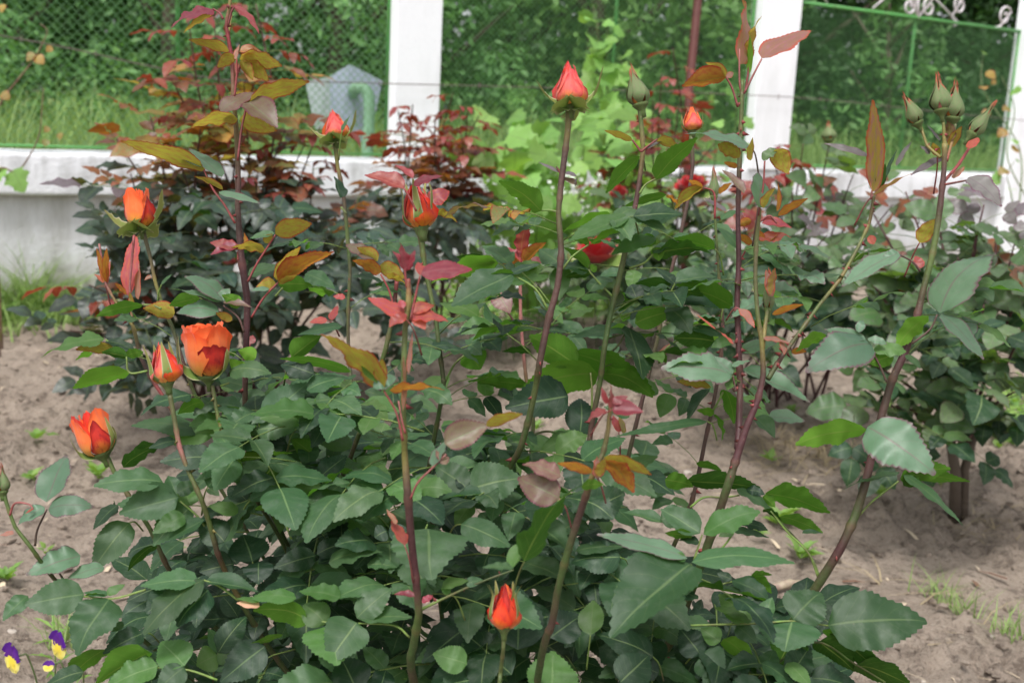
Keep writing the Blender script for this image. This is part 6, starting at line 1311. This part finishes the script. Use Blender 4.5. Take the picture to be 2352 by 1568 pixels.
for i, (x, y, n, l, lb) in enumerate([(1838, 1275, 9, .05, 'bright green seedling on the soil left of the thick right cane, nearest of its group'), (1790, 1190, 8, .055, 'pale green seedling under the arching leaf between the right-hand canes'), (1745, 1225, 6, .03, 'small seedling just behind the big pale leaf at lower right'),
        (15, 1322, 9, .035, 'bright seedling at the left edge under the small green bud'), (72, 1090, 7, .035, 'pale seedling left of the three-leaflet purple-edged leaf'), (225, 1100, 9, .045, 'seedling just under the half-open red-orange rose'), (395, 1265, 8, .035, 'seedling beside the cane of the red-orange rose, upper one'),
        (355, 1312, 8, .04, 'seedling beside the cane of the red-orange rose, lower one'), (105, 1250, 5, .026, 'tiny seedling behind the left edge cane'), (85, 1000, 7, .05, 'low pale weed on the soil left of the red-orange rose'), (1815, 940, 7, .04, 'small weed near the furrow behind the right canes'),
        (1770, 1055, 6, .035, 'small weed in front of the straw patch'), (2160, 1100, 5, .03, 'yellowish weed left of the forked trunk'), (920, 985, 7, .04, 'low weed on the bare soil seen between the centre canes'), (1230, 985, 6, .04, 'low weed on the soil just left of the tall coral bud cane'), (2020, 1150, 6, .05, 'yellow-green weed behind the thick right cane')]):
    weed(x, y, n, l, lb, 200 + i)
# ground cover of weeds at the foot of the wall
def cover():
    rs = np.random.RandomState(6); r = random.Random(6); V0, F0, UV0 = blade_mesh('leaf', rows=4, teeth=False, cols=3, seed=2)
    V0 = np.array(V0); V = []; F = []; UV = []
    spots = []
    for (x0, y0, x1, y1, n) in [(0, 700, 180, 745, 420), (950, 700, 1480, 740, 520), (1480, 650, 1900, 700, 260), (2050, 600, 2352, 660, 420), (2280, 900, 2352, 1030, 120), (880, 655, 1100, 700, 160)]:
        for _ in range(n): spots.append((r.uniform(x0, x1), r.uniform(y0, y1)))
    for (x, y) in spots:
        p = gpt(x, y); a = r.uniform(0, 6.28); d = Vector((math.cos(a), math.sin(a), r.uniform(.1, .9))).normalized(); l = r.uniform(.02, .055); q = p + Vector((0, 0, r.uniform(.0, .05)))
        M = np.array(frame(q, q + d * l, Vector((0, -.3, 1)), l * .6, l)); b = len(V); V += (V0 @ M[:3, :3].T + M[:3, 3]).tolist(); F += [tuple(i + b for i in f) for f in F0]; UV += UV0
    obj('ground_weeds', newmesh('ground_weeds', V, F, [LM['e']], uv=UV), kind='stuff', label='low green weeds at the foot of the wall')
cover()
# dead stick, stones
def rock(x, y, s_, label, seed, sq=.6):
    rs = np.random.RandomState(seed); import bmesh
    bm = bmesh.new(); bmesh.ops.create_icosphere(bm, subdivisions=2, radius=s_)
    for v in bm.verts: v.co *= 1 + rs.uniform(-.14, .14); v.co.z *= sq; v.co.x *= 1.25
    me = bpy.data.meshes.new('pebble'); bm.to_mesh(me); bm.free(); me.materials.append(M_STONE); p = gpt(x, y)
    o = bpy.data.objects.new('pebble', me); link(o, None, Matrix.Translation(p + Vector((0, 0, s_ * .25)))); setp(o, label, 'pebble', 'pale pebbles on the soil')
kk_ = N('pale_stone'); M_STONE = kk_.done(kk_.mix(kk_.noise(40, 3, kk_.obj()), (.42, .37, .32), (.30, .26, .22)), .8, .2)
for i, (x, y, s_, lb) in enumerate([(1077, 870, .014, 'round pale pebble on the soil between the centre canes'), (215, 975, .010, 'small pale pebble left of the open orange rose'), (25, 1425, .007, 'tiny pale pebble above the left violet'), (2285, 1430, .006, 'small pale pebble near the lower right tuft'), (1580, 1070, .010, 'pale pebble behind the right-centre cane'),
        (1600, 1430, .005, 'tiny pebble below the big right leaf'), (710, 1290, .006, 'tiny pale pebble in a gap of the leaves'), (1860, 1560, .005, 'tiny pebble at the bottom edge right of the leaves'), (2120, 1560, .005, 'tiny pebble at the bottom right')]):
    rock(x, y, s_, lb, i)
mb = MB(); a, b = gpt(1772, 1342), gpt(1855, 1330); mb.c = (.42, .33, .25)
mb.tube([a + Vector((0, 0, .012)), a.lerp(b, .5) + Vector((.0, .004, .016)), b + Vector((0, 0, .014))], [.007, .009, .006], 8)
setp(obj('dead_stick', mb.mesh('dead_stick', [M_CANE])), 'short pale dead stick on the soil left of the thick right cane', 'stick')

flush_sinks()
# --- violets at the lower left
kv = N('violet_petal'); uvv = kv.n('ShaderNodeSeparateXYZ', {0: kv.n('ShaderNodeTexCoord').outputs['UV']})
M_VIO = kv.done(kv.mix(kv.ramp(uvv.outputs[1], 0, .8), (.16, .04, .30), (.075, .012, .20)), .55, .2, trans=(.15, .02, .4), tfac=.25)
kv = N('yellow_petal'); uvv = kv.n('ShaderNodeSeparateXYZ', {0: kv.n('ShaderNodeTexCoord').outputs['UV']})
M_YEL = kv.done(kv.mix(kv.ramp(uvv.outputs[1], .3, 1), (.85, .68, .08), (.82, .74, .26)), .55, .2, trans=(.9, .8, .2), tfac=.3)
def pansy(x, y, s_, z, face, label, seed, gy):
    r = random.Random(seed); c_ = P(x, y, z); g = gpt(x + 12, gy); g = Vector((c_.x + .02, c_.y + .01, hgt(c_.x, c_.y)))
    o = empty('violet_flower', g, label, 'flower')
    mb = MB(); mb.c = (.10, .15, .05); top = c_ + Vector((.010, .004, .004))
    mb.tube([Vector(q) for q in spline([g, g.lerp(top, .6) + Vector((.012, 0, 0)), top + Vector((.006, 0, -.004)), top, c_], 5)], .0011, 6); obj('stem', mb.mesh('stem', [M_CANE]), o)
    s = s_ * z / FPX; n = Vector(face).normalized(); up = Vector((0, 0, 1)); u = (up - n * up.dot(n)).normalized(); v = n.cross(u)
    for i, (a, l, w, mt) in enumerate([(.75, .9, 1.0, M_VIO), (-.75, .9, 1.0, M_VIO), (2.0, .75, .8, M_YEL), (-2.0, .75, .8, M_YEL), (3.14, .72, 1.0, M_YEL)]):
        d = u * math.cos(a) + v * math.sin(a) + n * (.25 - .1 * i); V_, F_, U_ = blade_mesh('petal', rows=8, teeth=False, seed=seed + i, base_e=.8, tip_e=.35, fold=.05, arch=.08, wav=.10)
        L_ = l * s * .62; M = frame(c_ + n * .0008 * i, c_ + n * .0008 * i + d.normalized() * L_, n, w * s * .62, L_)
        obj('petal', newmesh('petal', V_, F_, [mt], uv=U_), o, M)
    for i in range(4):
        a = i * 1.57; d = u * math.cos(a) + v * math.sin(a) - n * .9; d.normalize(); obj('sepal', blade('m', i, 1), o, frame(c_, c_ + d * s * .26, n, s * .09, s * .26))
    for i in range(6):
        a = i * 1.3; d = Vector((math.cos(a), math.sin(a), .5)).normalized(); q = g.lerp(top, .05 + .09 * i); obj('leaf', blade('e', i, 1), o, frame(q, q + d * .025, Vector((0, 0, 1)), .008, .025))
pansy(32, 1512, 74, 1.40, (-.62, -.75, .12), 'purple and yellow violet at the lower left corner', 1, 1600)
pansy(138, 1482, 70, 1.43, (-.62, -.7, .1), 'purple and yellow violet half hidden behind a rose leaflet at lower left', 2, 1580)
pansy(496, 1392, 56, 1.4, (-.5, -.8, .1), 'mostly yellow violet glimpsed in a gap of the rose leaves', 3, 1500)
pansy(112, 1530, 26, 1.42, (.1, -.8, .5), 'small purple violet bud between the two violets', 4, 1600)
def sprig(x, y, z, label, seed):
    r = random.Random(seed); t = P(x, y, z); g = Vector((t.x, t.y, hgt(t.x, t.y))); o = empty('weed_stalk', g, label, 'weed'); mb = MB(); mb.c = (.2, .32, .08)
    mb.tube([g, g.lerp(t, .5) + Vector((.002, 0, 0)), t], .0012, 5); obj('stem', mb.mesh('stem', [M_CANE]), o)
    for i in range(12):
        a = i * 2.4; d = Vector((math.cos(a), math.sin(a), .25)).normalized(); q = g.lerp(t, .2 + .8 * i / 12); obj('leaf', blade('e', i % 7, 1), o, frame(q, q + d * .035, Vector((0, 0, 1)), .005, .035))
sprig(120, 1400, 1.5, 'upright thin-leaved green weed stalk above the violets', 9)
